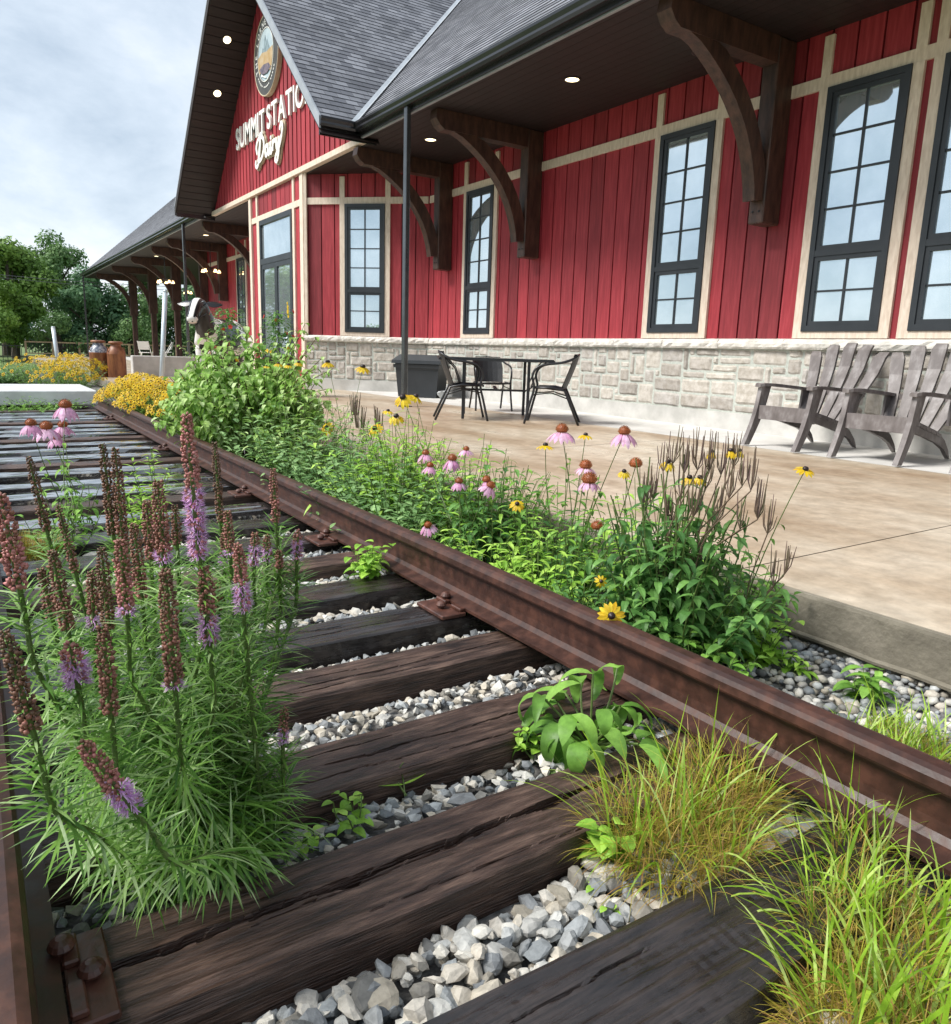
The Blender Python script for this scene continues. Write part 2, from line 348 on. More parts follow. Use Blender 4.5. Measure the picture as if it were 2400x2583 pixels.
mb.add(g, fs); tag(mb.build('track_bed', M['soil'], smooth=True), kind='structure')
# platform slabs with open joints, pale strip along the wall
mb = MB()
ys = [-4.0, 1.93, 5.4, 8.9, 12.4, 15.9, 19.4, 22.9, 26.4, 29.9, 33.4, 36.9, 48]
for a, b in zip(ys, ys[1:]):
    x0, x1 = KERB+.012, 6.22
    z0, z1 = patio_z(x0), patio_z(x1)
    P = [(x0,a+.004,z0),(x1,a+.004,z1),(x1,b-.004,z1),(x0,b-.004,z0)]
    mb.quad(*P)
tag(mb.build('platform', M['patio']), kind='structure')
mb = MB(); mb.box(KERB+.02, 6.3, -4, 48, -.3, .095); tag(mb.build('platform_base', M['kerb']), kind='structure')
mb = MB()
# strip along the wall, one slab per 3.5 m
for a, b in zip(ys, ys[1:]):
    mb.quad((6.226,a+.003,patio_z(6.22)),(7.5,a+.003,.15),(7.5,b-.003,.15),(6.226,b-.003,patio_z(6.22)))
tag(mb.build('sidewalk', M['strip']), kind='structure')
# kerb with a ragged lower edge
mb = MB(); n = 260; vs = []
for i in range(n+1):
    y = -4+(i/n)**1.35*52
    rag = .018*noise.noise(Vector((y*5, 0, 0)))+.014*noise.noise(Vector((y*17, 4, 0)))
    zt = patio_z(KERB)
    for (x, z) in ((KERB+.016, zt+.001), (KERB+.004, zt-.004), (KERB, zt-.016), (KERB, 0+rag*.3), (KERB, -.05+rag), (KERB-.012, -.058+rag), (KERB-.01, -.068+rag), (KERB+.05, -.075+rag)):
        vs.append((x+.0015*noise.noise(Vector((y*9, z*20, 2))), y, z))
fs = [(i*8+k+1, i*8+k, (i+1)*8+k, (i+1)*8+k+1) for i in range(n) for k in range(7)]
mb.add(vs, fs); tag(mb.build('kerb', M['kerb']), kind='structure')

# ================================================================== STATION BUILDING
B = thing('station_building', 'red board and batten railway station with grey stone base and black windows beside the platform', 'building', (7.45, 16.6, .1))
def siding(mb, o, u, n, a0, a1, z0, z1, sp=.27, topf=None):
    o, u, n = map(Vector, (o, u, n)); v = Vector((0,0,1))
    mb.obox(o, u, v, n, a0, a1, z0, z1 if not topf else z0+.02, -.08, -.030, c=0)  # backing coloured dark, so groove shade is partly painted
    k = math.ceil((a1-a0)/sp); a = a0
    while a < a1-1e-4:
        b = min(a+sp, a1); c = rnd(.2, 1)
        if topf:
            za, zb = topf(a+.008), topf(b-.008)
            P = [o+u*(a+.008)+v*z0, o+u*(b-.008)+v*z0, o+u*(b-.008)+v*zb, o+u*(a+.008)+v*za]
            Q = [p-n*.03 for p in P]
            mb.add(P+Q, [(0,1,2,3),(4,7,6,5),(0,3,7,4),(1,5,6,2),(0,4,5,1),(2,6,7,3)], c)
        else: mb.obox(o, u, v, n, a+.011, b-.011, z0, z1, -.030, 0, c=c)
        a = b
VZ = Vector((0,0,1)); s2 = math.sqrt(.5)
XW = 7.45
WALLS = {  # origin, u, n, length
 'main': (Vector((XW,-3.5,0)), Vector((0,1,0)), Vector((-1,0,0)), 16.65),
 'bay':  (Vector((XW,13.15,0)), Vector((-s2,s2,0)), Vector((-s2,-s2,0)), 2.503),
 'door': (Vector((5.68,14.92,0)), Vector((0,1,0)), Vector((-1,0,0)), 3.36),
 'bay2': (Vector((5.68,18.28,0)), Vector((s2,s2,0)), Vector((-s2,s2,0)), 2.503),
 'wing': (Vector((XW,20.05,0)), Vector((0,1,0)), Vector((-1,0,0)), 9.5),
}
for key, (o, u, n, ln) in WALLS.items():
    mb = MB(); siding(mb, o, u, n, .0, ln, 1.17 if key != 'door' else .12, 4.19); mb.build('wall', M['red'], B)
mb = MB(); mb.box(XW+.05, 14.6, -3.5, -3.44, 0, 4.2); mb.build('wall', M['red'], B)
mb = MB(); mb.box(XW+.05, 14.6, 29.49, 29.55, 0, 4.2); mb.build('wall', M['red'], B)
mb = MB(); mb.box(14.6, 14.7, -3.5, 29.55, 0, 4.3); mb.build('wall', M['red'], B)
# gable wall
GY, HWID, SL = 16.6, 4.85, .935
EZ = 4.33; RX = 4.75; EX = 5.33
RZ = EZ+SL*HWID
def gtop(y): return RZ-.235-SL*abs(y-GY)
mb = MB(); o = Vector((5.66, 12.0, 0)); y = 0
tri = [(5.703,12.0,4.22),(5.703,21.2,4.22),(5.703,GY,gtop(GY))]
mb.add(tri, [(0,2,1)], 0)  # dark backing sheet: shade of the gable channels put into its colour
a = 12.0
while a < 21.19:
    b = min(a+.23, 21.2); c = rnd(.35, 1)
    pts = [(a+.027), (b-.027)]
    if a < GY < b: pts = [a+.027, GY, b-.027]
    lo = [Vector((5.66, p, 4.24)) for p in pts]; hi = [Vector((5.66, p, max(4.25, gtop(p)))) for p in pts]
    k = len(pts); loop = lo+hi[::-1]; back = [q+Vector((.042,0,0)) for q in loop]; m2 = len(loop)
    mb.add(loop+back, [tuple(range(m2))[::-1]]+[(i, (i+1)%m2, m2+(i+1)%m2, m2+i) for i in range(m2)], c)
    a = b
mb.build('gable_wall', M['red'], B, recalc=True)
mb = MB(); mb.box(5.60, 5.71, 11.9, 21.3, 4.195, 4.30, bev=.006); mb.build('belt_trim', M['beige'], B)

def stonework(mb, o, u, n, a0, a1, z0=.35, z1=1.075):
    cu = .092; nc = int(round((a1-a0)/cu)); cu = (a1-a0)/nc; nr = 8; cv = (z1-z0)/nr
    grid = [[0]*nr for _ in range(nc)]
    for r in range(nr):
        for c in range(nc):
            if grid[c][r]: continue
            w_ = random.choice([2,3,3,4,4,5]); h_ = random.choice([1,1,2,2,2,3]) if w_ <= 4 else random.choice([1,2])
            w_ = min(w_, nc-c); h_ = min(h_, nr-r)
            if nr-r-h_ == 0 and False: pass
            while w_ > 1 and any(grid[c+i][r] for i in range(w_)): w_ -= 1
            for i in range(w_):
                for j in range(h_): grid[c+i][r+j] = 1
            x0, x1 = a0+c*cu+.006, a0+(c+w_)*cu-.006; y0, y1 = z0+r*cv+.006, z0+(r+h_)*cv-.006
            nu, nv = 2+w_*2, 2+h_*2; sd = rnd(0, 99); dp = rnd(.012, .026); vs = []
            for j in range(nv+1):
                for i in range(nu+1):
                    ed = i in (0, nu) or j in (0, nv)
                    fx, fy = i/nu, j/nv
                    q = x0+(x1-x0)*fx+.006*noise.noise(Vector((sd, fy*3, 1))); z = y0+(y1-y0)*fy+.006*noise.noise(Vector((fx*3, sd, 5)))
                    d = .0 if ed else dp+.009*noise.noise(Vector((q*14, z*14, sd)))
                    vs.append(o+u*q+VZ*z+n*(.008+d))
            fs = [(j*(nu+1)+i, j*(nu+1)+i+1, (j+1)*(nu+1)+i+1, (j+1)*(nu+1)+i) for j in range(nv) for i in range(nu)]
            mb.add(vs, fs, rnd(0, 1))
def capstones(mb, o, u, n, a0, a1):
    a = a0
    while a < a1-.01:
        b = min(a+rnd(.75, .95), a1); k = 14; sd = rnd(0, 50); vs = []
        for i in range(k+1):
            q = a+.002+(b-a-.004)*i/k
            for (z, d) in ((1.078, -.02), (1.078, .07), (1.10, .085), (1.135, .09), (1.165, .08), (1.182, .065), (1.195, -.02)):
                dd = d+(.022*noise.noise(Vector((q*16, z*22, sd))) if .06 < d else 0)
                vs.append(o+u*q+VZ*z+n*dd)
        fs = [(i*7+j+1, i*7+j, (i+1)*7+j, (i+1)*7+j+1) for i in range(k) for j in range(6)]
        fs += [tuple(range(7)), tuple(k*7+j for j in range(7))[::-1]]
        mb.add(vs, fs, rnd(.3, .7)); a = b
for key in ('main', 'bay', 'bay2', 'wing'):
    o, u, n, ln = WALLS[key]
    mb = MB(); stonework(mb, o, u, n, 0, ln); mb.build('stone_base', M['stone'], B)
    mb = MB(); mb.obox(o, u, VZ, n, -.02, ln+.0, .34, 1.08, -.08, .012); mb.build('mortar_backing', M['mortar'], B)
    mb = MB(); capstones(mb, o, u, n, -.03, ln+.03); mb.build('stone_ledge', M['cap'], B)
    mb = MB(); mb.obox(o, u, VZ, n, -.02, ln+.02, .0, .345, -.1, .055); mb.build('foundation', M['conc'], B)
# header trim
def trim(o, u, n, a0, a1, z0, z1, d=.03, mb=None):
    k = mb or MB(); k.obox(o, u, VZ, n, a0, a1, z0, z1, -.005, d, c=rnd(0, 1))
    if mb is None: return k.build('trim_board', M['beige'], B)
for key in WALLS:
    o, u, n, ln = WALLS[key]; trim(o, u, n, .03, ln-.03, 3.63, 3.75, .028)
o, u, n, ln = WALLS['door']; trim(o, u, n, -.02, .15, .15, 4.19, .045); trim(o, u, n, ln-.13, ln+.02, .15, 4.19, .045)
o, u, n, ln = WALLS['bay']; trim(o, u, n, ln-.06, ln+.0, 1.2, 4.19, .05)
o, u, n, ln = WALLS['wing']; trim(o, u, n, ln-.15, ln, 1.2, 4.19, .04)

def window(key, a0, a1, z0=1.265, z1=3.63, rows=(4, 2), zs=2.045, batt=(1, 1)):
    o, u, n, ln = WALLS[key]
    ob = lambda mb, *a, **k: mb.obox(o, u, VZ, n, *a, **k)
    f = MB(); fr = .058; D0, D1 = .003, .05
    ob(f, a0, a1, z0, z0+fr, D0, D1); ob(f, a0, a1, z1-fr, z1, D0, D1)
    ob(f, a0, a0+fr, z0+fr, z1-fr, D0, D1); ob(f, a1-fr, a1, z0+fr, z1-fr, D0, D1); ob(f, a0+fr, a1-fr, zs-.03, zs+.03, D0, D1-.002)
    win = f.build('window', M['winframe'], B)
    bounds = [(z0+fr, zs-.03), (zs+.03, z1-fr)]
    for (za, zb), r in zip(bounds, (rows[1], rows[0])):
        s_ = MB(); sf = .045; E0, E1 = .006, .036
        x0, x1 = a0+fr, a1-fr
        ob(s_, x0, x1, za, za+sf, E0, E1); ob(s_, x0, x1, zb-sf, zb, E0, E1); ob(s_, x0, x0+sf, za+sf, zb-sf, E0, E1); ob(s_, x1-sf, x1, za+sf, zb-sf, E0, E1)
        s_.build('sash', M['winframe'], win)
        m_ = MB(); xm = (x0+x1)/2
        ob(m_, xm-.011, xm+.011, za+sf, zb-sf, E0, .026)
        for k in range(1, r):
            zz = za+sf+(zb-za-2*sf)*k/r
            ob(m_, x0+sf, xm-.011, zz-.010, zz+.010, E0, .025); ob(m_, xm+.011, x1-sf, zz-.010, zz+.010, E0, .025)
        m_.build('muntins', M['winframe'], win)
        g_ = MB(); P = [o+u*x0+VZ*za+n*.012, o+u*x1+VZ*za+n*.012, o+u*x1+VZ*zb+n*.012, o+u*x0+VZ*zb+n*.012]
        tl = rnd(-.004, .004); P[2] += n*tl; P[3] += n*tl
        g_.add(P, [(0,1,2,3)]); g_.build('pane', M['glass'], win)
    t = MB(); tw = .105
    trim(o, u, n, a0-tw, a0-.002, 1.195, 3.63, .034, t); trim(o, u, n, a1+.002, a1+tw, 1.195, 3.63, .034, t); trim(o, u, n, a0-.002, a1+.002, 1.195, z0-.002, .034, t)
    if batt[0]: trim(o, u, n, a0-tw, a0-.005, 3.75, 4.12, .03, t)
    if batt[1]: trim(o, u, n, a1+.005, a1+tw, 3.75, 4.12, .03, t)
    t.build('window_trim', M['beige'], win)
yo = -3.5
for (ya, yb) in ((11.0, 11.82), (6.50, 7.34), (4.27, 5.10), (3.15, 3.98), (-.6, .22)):
    window('main', ya-yo, yb-yo)
window('bay', 2.503/2-.40+.02, 2.503/2+.40+.02)
window('bay2', 2.503/2-.4, 2.503/2+.4)
for (ya, yb) in ((21.4, 22.2), (24.62, 25.46)): window('wing', ya-20.05, yb-20.05)
# doors in the bay front
o, u, n, ln = WALLS['door']; ob = lambda mb, *a, **k: mb.obox(o, u, VZ, n, *a, **k)
trim(o, u, n, .48, .60, .15, 3.63, .036); trim(o, u, n, 2.63, 2.86, .15, 3.63, .036)
trim(o, u, n, .50, .60, 3.75, 4.19, .03); trim(o, u, n, 2.80, 2.90, 3.75, 4.19, .03)
f = MB(); A0, A1 = .60, 2.63
for q in ((A0, A1, 3.53, 3.63), (A0, A0+.08, .15, 3.53), (A1-.08, A1, .15, 3.53), (A0+.08, A1-.08, 2.70, 2.82)): ob(f, *q, .004, .055)
fr = f.build('door_frame', M['winframe'], B)
g_ = MB(); ob(g_, A0+.08, A1-.08, 2.82, 3.53, .004, .014); g_.build('pane', M['glass'], fr)
xm = (A0+A1)/2
for (p, q, hx) in ((A0+.08, xm, xm-.13), (xm, A1-.08, xm+.13)):
    d = MB()
    for r in ((p+.002, q-.002, 2.60, 2.70), (p+.002, q-.002, .16, .40), (p+.002, p+.08, .40, 2.60), (q-.08, q-.002, .40, 2.60)): ob(d, *r, .006, .045)
    dd = d.build('door', M['winframe'], B)
    g_ = MB(); ob(g_, p+.08, q-.08, .40, 2.60, .008, .018); g_.build('pane', M['glass'], dd)
    h = MB(); h.tube([o+u*hx+VZ*1.0+n*.05, o+u*hx+VZ*1.0+n*.09, o+u*hx+VZ*1.35+n*.09, o+u*hx+VZ*1.35+n*.05], .012); h.build('handle', M['pole'], dd)
st = MB()
for (a_, z_, r_) in ((.98, 1.75, .045), (.98, 1.66, .055), (.95, 1.58, .05), (1.0, 1.83, .03)): st.lathe(o+u*a_+VZ*z_+n*.020, [(0,0),(r_,0),(r_,.004),(0,.004)], 12, axis=n)
st.build('door_sticker', M['yellow'], B)

# ---- roofs
th = math.atan(SL); ct, sn = math.cos(th), math.sin(th)
def roof(o, u, s_, ext, L_, name='roof'):
    o, u, s_ = map(Vector, (o, u, s_)); nn = u.cross(s_).normalized()
    if nn.z < 0: nn = -nn
    mb = MB(); t = 0; ex = .14
    while t < L_-.01:
        t1 = min(t+ex, L_); a0, a1 = ext(t); b0, b1 = ext(t1)
        up = nn*.009
        P = [o+u*a0+s_*t+up, o+u*a1+s_*t+up, o+u*b1+s_*t1+nn*.001, o+u*b0+s_*t1+nn*.001]
        mb.quad(*P, uv=[(a0, t), (a1, t), (b1, t1), (b0, t1)])
        mb.quad(o+u*a0+s_*t-nn*.004, o+u*a1+s_*t-nn*.004, P[1], P[0], uv=[(a0, t+.001)]*4)
        t = t1
    # underside
    a0, a1 = ext(0); b0, b1 = ext(L_); dn = -nn*.03
    mb.quad(o+u*b0+s_*L_+dn, o+u*b1+s_*L_+dn, o+u*a1+dn, o+u*a0+dn, uv=[(0,0)]*4)
    return mb.build(name, M['shingle'], B)
LS = HWID/ct
roof((EX,0,EZ), (0,1,0), (ct,0,sn), lambda t: (-3.9, GY-HWID+t*ct), LS)
roof((EX,0,EZ), (0,1,0), (ct,0,sn), lambda t: (GY+HWID-t*ct, 46.2-t*ct), LS)
roof((0,GY-HWID,EZ), (1,0,0), (0,ct,sn), lambda t: (RX, EX+t*ct), LS, 'gable_roof')
roof((0,GY+HWID,EZ), (1,0,0), (0,-ct,sn), lambda t: (RX, EX+t*ct), LS, 'gable_roof')
mb = MB(); RXX = EX+HWID
mb.quad((RXX,-3.9,RZ),(15,-3.9,EZ),(15,46.2,EZ),(RXX,46.2-HWID,RZ), uv=[(-3.9,7),(-3.9,0),(46,0),(41,7)])
mb.quad((EX,46.2,EZ),(RXX,46.2-HWID,RZ),(15,46.2,EZ),(15,46.2,EZ), uv=[(0,0),(5,7),(10,0),(10,0)])
mb.build('roof', M['shingle'], B)
# valley flashing: folded metal strip lying in the valley
for sg in (1, -1):
    mb = MB(); a = Vector((EX-.02, GY-sg*(HWID+.02), EZ+.012)); b = Vector((RXX-.05, GY-sg*.05, RZ-.03))
    wv = .075; up = Vector((0,0,.018))
    l1 = Vector((0,-sg*1,0))*wv; l2 = Vector((-1,0,0))*wv
    # left flank lies on the gable slope, right flank on the main slope
    mb.quad(a+up, b+up, b+up+Vector((-wv,0,0)), a+up+Vector((-wv,0,0)))
    mb.quad(a+up, a+up+Vector((0,-sg*wv,0)), b+up+Vector((0,-sg*wv,0)), b+up)
    mb.build('valley_flashing', M['valley'], B)
# rake boards and sloping soffits
for sg in (1, -1):
    yE = GY-sg*HWID
    mb = MB()
    def sl(off_top, off_bot, x0, x1, mbq):
        P = []
        for x in (x0, x1):
            P += [(x,yE,EZ+off_bot),(x,GY,RZ+off_bot),(x,GY,RZ+off_top),(x,yE,EZ+off_top)]
        mbq.add(P, [(0,1,2,3),(7,6,5,4),(0,4,5,1),(3,2,6,7),(0,3,7,4),(1,5,6,2)])
    if sg == 1: sl(.03, -.15, RX-.03, RX-.001, mb); mb.build('rake_board', M['rake'], B, recalc=True)
    else:
        sl(.03, -.02, RX-.03, RX-.001, mb); mb.build('rake_drip_edge', M['rake'], B, recalc=True)
        mb = MB(); sl(-.022, -.20, RX-.026, RX-.001, mb); mb.build('rake_board', M['soffit'], B, recalc=True)
    mb = MB(); k = 34                       # tongue and groove boards run parallel to the eave
    for i in range(k):
        f0, f1 = i/k, (i+1)/k-.0028
        y0, y1 = yE+(GY-yE)*f0, yE+(GY-yE)*f1; z0, z1 = EZ+SL*HWID*f0, EZ+SL*HWID*f1
        P = [(x,y,z) for x in (RX, 5.72) for (y, z) in ((y0,z0-.225),(y1,z1-.225),(y1,z1-.20),(y0,z0-.20))]
        mb.add(P, [(0,1,2,3),(7,6,5,4),(0,4,5,1),(3,2,6,7),(0,3,7,4),(1,5,6,2)], rnd(0,1))
    mb.build('rake_soffit', M['soffit'], B, recalc=True)
# level soffits: boards
def soffit(x0, x1, y0, y1, z=4.172):
    mb = MB(); x = x0
    while x < x1-.01:
        b = min(x+.13, x1); mb.box(x+.002, b-.002, y0, y1, z, z+.03, c=rnd(0,1)); x = b
    mb.box(x0, x1, y0, y1, z+.012, z+.035); mb.build('soffit', M['soffit'], B)
soffit(5.42, 7.47, -3.9, 11.9); soffit(5.70, 7.47, 11.9, 21.3); soffit(5.42, 7.47, 21.3, 46.1); soffit(7.47, 14.6, 29.6, 46.1)
# fascia, gutters
for (y0, y1) in ((-3.9, 11.87), (21.33, 46.15)):
    mb = MB(); mb.box(5.385, 5.42, y0, y1, 4.165, 4.335); mb.build('fascia', M['gutter'], B)
    mb = MB(); mb.box(5.415, 5.455, y0, y1, 4.15, 4.17); mb.build('soffit_trim', M['rake'], B)
    mb = MB(); prof = [(.115,0),(.035,0),(.015,.03),(.02,.06),(0,.10),(0,.13),(.006,.133),(.006,.125),(.115,.125)]
    mb.prism(prof, (5.27,y0,4.215), (5.27,y1,4.215), (1,0,0), (0,0,1)); mb.build('gutter', M['gutter'], B, recalc=True)
for sg in (1, -1):
    yE = GY-sg*HWID
    mb = MB(); ydir = Vector((0, sg, 0))
    mb.prism([(.115,0),(.035,0),(.015,.03),(.02,.06),(0,.10),(0,.13),(.006,.133),(.006,.125),(.115,.125)], Vector((RX-.02,yE-sg*.06,4.215)), Vector((5.385,yE-sg*.06,4.215)), ydir, (0,0,1))
    mb.build('gutter', M['gutter'], B, recalc=True)
    mb = MB(); ya, yb = sorted((yE+sg*.06, yE+sg*.09)); mb.box(RX, 5.70, ya, yb, 4.1, 4.335); mb.build('fascia', M['gutter'], B)
# downspouts
def downspout(px_y, x=5.36, foot=True, leanx=0):
    mb = MB(); y = px_y; zb = patio_z(x)
    mb.box(x-.035, x+.035, y-.045, y+.045, zb+.012, 4.22, bev=.008)
    if foot: mb.box(x-.09, x+.09, y-.09, y+.09, zb, zb+.012)
    mb.build('downspout', M['downsp'], B)
downspout(10.14); downspout(23.4); downspout(45.6)
# brackets
def bracket(yc, full=False):
    p = MB(); w_ = .095
    if full: p.box(7.05, 7.40, yc-.15, yc+.15, 2.25, 4.168, bev=.012); p.box(7.12, 7.34, yc-.11, yc+.11, .1, 2.25, bev=.01)
    else: p.box(7.16, 7.444, yc-w_, yc+w_, 2.38, 4.168, bev=.012)
    post = p.build('bracket', M['brown'], B)
    b = MB(); pr = [(7.16,4.168),(5.62,4.168),(5.60,4.05),(5.66,3.97),(5.74,3.92),(7.16,3.92)]
    b.prism([(x, z) for x, z in pr], (0,yc-.09,0), (0,yc+.09,0), (1,0,0), (0,0,1)); b.build('beam', M['brown'], post, recalc=True)
    c = MB(); top = []; bot = []
    for i in range(15):
        t = i/14
        P0, P1, P2 = Vector((5.93,4.03)), Vector((7.0,3.55)), Vector((7.12,2.60))
        q = P0*(1-t)**2+P1*2*t*(1-t)+P2*t*t; tn = ((P1-P0)*(1-t)+(P2-P1)*t).normalized(); nn = Vector((-tn.y, tn.x))
        wd = .095; top.append(q+nn*wd); bot.append(q-nn*wd)
    prof = [(min(q.x, 7.158), min(q.y, 3.92)) for q in top]+[(min(q.x,7.158), min(q.y,3.92)) for q in bot[::-1]]
    k = len(top); vs = [(x, y, z) for y in (yc-.075, yc+.075) for x, z in prof]; m2 = len(prof)
    fs = []
    for i in range(k-1):
        a, b_, c_, d = i, i+1, m2-2-i, m2-1-i
        fs += [(a, b_, c_, d), (m2+d, m2+c_, m2+b_, m2+a), (a, m2+a, m2+b_, b_), (d, c_, m2+c_, m2+d)]
    fs += [(0, m2-1, 2*m2-1, m2), (k-1, m2+k-1, m2+k, k)]
    c.add(vs, fs); c.build('brace', M['brown'], post, recalc=True)
    if not full:
        for dy in (-.04, .04):
            d = MB(); d.lathe((7.161, yc+dy, 2.50), [(0,0),(.012,0),(.009,.01),(0,.012)], 8, axis=(-1,0,0))
            d.build('bolt', M['black'], post)
for y in (5.63, 9.85, 12.42, 1.2, 22.3, 26.7, 29.2): bracket(y)
for y in (33.2, 37.9, 42.7): bracket(y, True)
# recessed downlights
def downlight(p, nrm=(0,0,-1), r=.085):
    m1 = MB(); m1.lathe(p, [(r+.022,0),(r+.022,.006),(r,.012),(r,0)], 20, axis=nrm)
    l_ = m1.build('downlight', M['black'], B)
    m2 = MB(); m2.lathe(Vector(p)+Vector(nrm)*.002, [(0,0),(r,0),(r*.9,.006),(0,.012)], 20, axis=nrm); m2.build('lamp', M['lamp'], l_)
for y in (7.8, 11.2, 4.4, 24.8, 28.4, 32.1, 35.5): downlight((6.33, y, 4.171))
for y in (16.98, 18.04, 18.93): downlight((5.2, y, EZ-.227+SL*(GY+HWID-y)), (0, -sn, -ct), .08)
mb = MB(); mb.lathe((6.9,6.3,4.171), [(0,0),(.13,0),(.11,.012),(0,.014)], 18, axis=(0,0,-1)); mb.build('ceiling_speaker', M['black'], B)

# ---- wall signs
def glyph(ch, size, depth, font_w=1.0, off=0):
    cu = bpy.data.curves.new('t', 'FONT'); cu.body = ch; cu.size = size; cu.extrude = depth; cu.offset = off
    ob_ = bpy.data.objects.new('t', cu); COL.objects.link(ob_); dg = bpy.context.evaluated_depsgraph_get(); dg.update()
    me = bpy.data.meshes.new_from_object(ob_.evaluated_get(dg)); bpy.data.objects.remove(ob_); bpy.data.curves.remove(cu)
    v = np.empty(len(me.vertices)*3); me.vertices.foreach_get('co', v); v = v.reshape(-1, 3)
    f = [list(p.vertices) for p in me.polygons]; bpy.data.meshes.remove(me); return v, f
SX = 5.655
sg = thing('wall_lettering', 'raised white capital letters reading SUMMIT STATION across the red gable', 'sign', (SX, 16.6, 5.33))
txt = 'SUMMIT STATION'; H_ = .46; gl = []
tot = 0
for ch in txt:
    if ch == ' ': gl.append(None); tot += .16; continue
    v, f = glyph(ch, 1.0, .0, off=.012)
    x0, x1 = v[:,0].min(), v[:,0].max(); y0, y1 = v[:,1].min(), v[:,1].max()
    wd = (x1-x0); gl.append((v, f, x0, wd, y0, y1)); tot += wd+.10
sc = 4.8/tot; cur = 0
for g_ in gl:
    if g_ is None: cur += .16*sc; continue
    v, f, x0, wd, y0, y1 = g_
    mb = MB(); xs = (v[:,0]-x0)*sc+cur; zs_ = (v[:,1]-y0)/(y1-y0)*H_
    n0 = len(v)
    fr = [(SX-.05, 19.0-a, 5.33+b) for a, b in zip(xs, zs_)]; bk = [(SX-.004, 19.0-a, 5.33+b) for a, b in zip(xs, zs_)]
    from collections import Counter
    ed = Counter();
    for q in f:
        for i in range(len(q)): ed[(q[i], q[(i+1)%len(q)])] += 1
    side = [(a, n0+a, n0+b, b) for (a, b) in ed if (b, a) not in ed]
    mb.add(fr+bk, [list(q) for q in f]+[[n0+i for i in q[::-1]] for q in f]+side)
    mb.build('letter', M['white'], sg, recalc=True); cur += (wd+.10)*sc
# script word: brush strokes on a cut-out tan backing
strokes = [
 [(.02,.05),(.0,-.04),(.08,-.12),(.2,-.05),(.30,.2),(.36,.45),(.38,.62),(.34,.5),(.28,.3),(.22,.05)],
 [(.12,.30),(.08,.48),(.2,.66),(.42,.72),(.60,.58),(.62,.35),(.50,.12),(.34,.02),(.22,.04)],
 [(.30,.72),(.40,.80),(.5,.76)],
 [(.86,.34),(.74,.34),(.70,.18),(.76,.06),(.86,.14),(.90,.34),(.90,.12),(.96,.06),(1.02,.18)],
 [(1.06,.36),(1.04,.14),(1.10,.06),(1.16,.18)], [(1.09,.50),(1.11,.52)],
 [(1.20,.36),(1.20,.08)], [(1.20,.24),(1.28,.36),(1.36,.34)],
 [(1.44,.36),(1.44,.16),(1.52,.10),(1.62,.36),(1.60,.0),(1.48,-.26),(1.36,-.22),(1.42,-.08),(1.62,.08),(1.80,.40),(1.86,.62),(1.78,.72),(1.70,.60)]]
def smooth(p, k=5):
    p = [Vector((*q, 0)) for q in p]; o_ = []
    for i in range(len(p)-1):
        a, b, c, d = p[max(i-1,0)], p[i], p[i+1], p[min(i+2,len(p)-1)]
        for j in range(k):
            t = j/k; o_.append(.5*((2*b)+(c-a)*t+(2*a-5*b+4*c-d)*t*t+(3*b-a-3*c+d)*t**3))
    return o_+[p[-1]]
st = thing('script_lettering', 'cream script lettering reading Dairy on a tan cut-out backing below the white capitals', 'sign', (SX, 16.7, 4.6))
for nm, mt, rad, xo, dep in (('backing', M['tan'], .070, -.03, .03), ('script_strokes', M['white'], .042, -.066, .012)):
    mb = MB()
    for s_ in strokes:
        pts = smooth(s_) if len(s_) > 2 else [Vector((*q, 0)) for q in s_]
        W = [Vector((SX+xo, 17.56-q.x*.94, 4.80+q.y*.66)) for q in pts]
        for wi, q in enumerate(W[::2]): mb.lathe(q+Vector((dep-wi*.0002-.0001,0,0)), [(0,0),(rad,0),(rad,dep),(0,dep)], 10, axis=(-1,0,0))
        for wi, (a_, b_) in enumerate(zip(W, W[1:])):
            a_ = a_-Vector((wi*.0001,0,0)); b_ = b_-Vector((wi*.0001,0,0)); d = b_-a_
            if d.length < 1e-5: continue
            sd = Vector((1,0,0)).cross(d.normalized())*rad*.97
            P = [a_-sd, a_+sd, b_+sd, b_-sd]; Q = [p+Vector((dep,0,0)) for p in P]
            mb.add(P+Q, [(0,1,2,3),(7,6,5,4),(0,4,5,1),(1,5,6,2),(2,6,7,3),(3,7,4,0)])
    mb.build(nm, mt, st, recalc=True)
em = thing('round_emblem_sign', 'round charcoal emblem with tan rim and a small landscape picture high on the gable', 'sign', (SX, 16.65, 5.95))
EC = Vector((SX, 16.65, 6.70)); AX = (-1,0,0)
mb = MB(); mb.lathe(EC, [(.733,0),(.755,0),(.755,.09),(.745,.095),(.733,.09),(.733,0)], 48, axis=AX, caps=False); mb.build('rim', M['tan'], em)
mb = MB(); mb.lathe(EC, [(0,.0),(.734,0),(.734,.085),(0,.085)], 48, axis=AX); mb.build('disc', M['signdark'], em)
mb = MB(); mb.lathe(EC, [(.475,.085),(.49,.085),(.49,.10),(.475,.10)], 48, axis=AX, caps=False); mb.build('inner_ring', M['white'], em)
def epoly(pts, off, mt, nm):
    m_ = MB(); P = [EC+Vector((-off, -a, b)) for a, b in pts]; Q = [p+Vector((.006,0,0)) for p in P]; k = len(P)
    m_.add(P+Q, [tuple(range(k)), tuple(range(k, 2*k))[::-1]]+[(i, (i+1)%k, k+(i+1)%k, k+i) for i in range(k)]); m_.build(nm, mt, em, recalc=True)
M['esky'] = mat('emblem_sky', (.32,.41,.47), (.48,.56,.60), .6, scale=3); M['emtn'] = mat('emblem_mountain', (.10,.15,.18), (.28,.36,.40), .6, scale=8)
M['egold'] = mat('emblem_field', (.38,.24,.09), (.48,.37,.24), .6, scale=6); M['enavy'] = mat('emblem_trees', (.06,.06,.10), (.22,.17,.20), .6, scale=14)
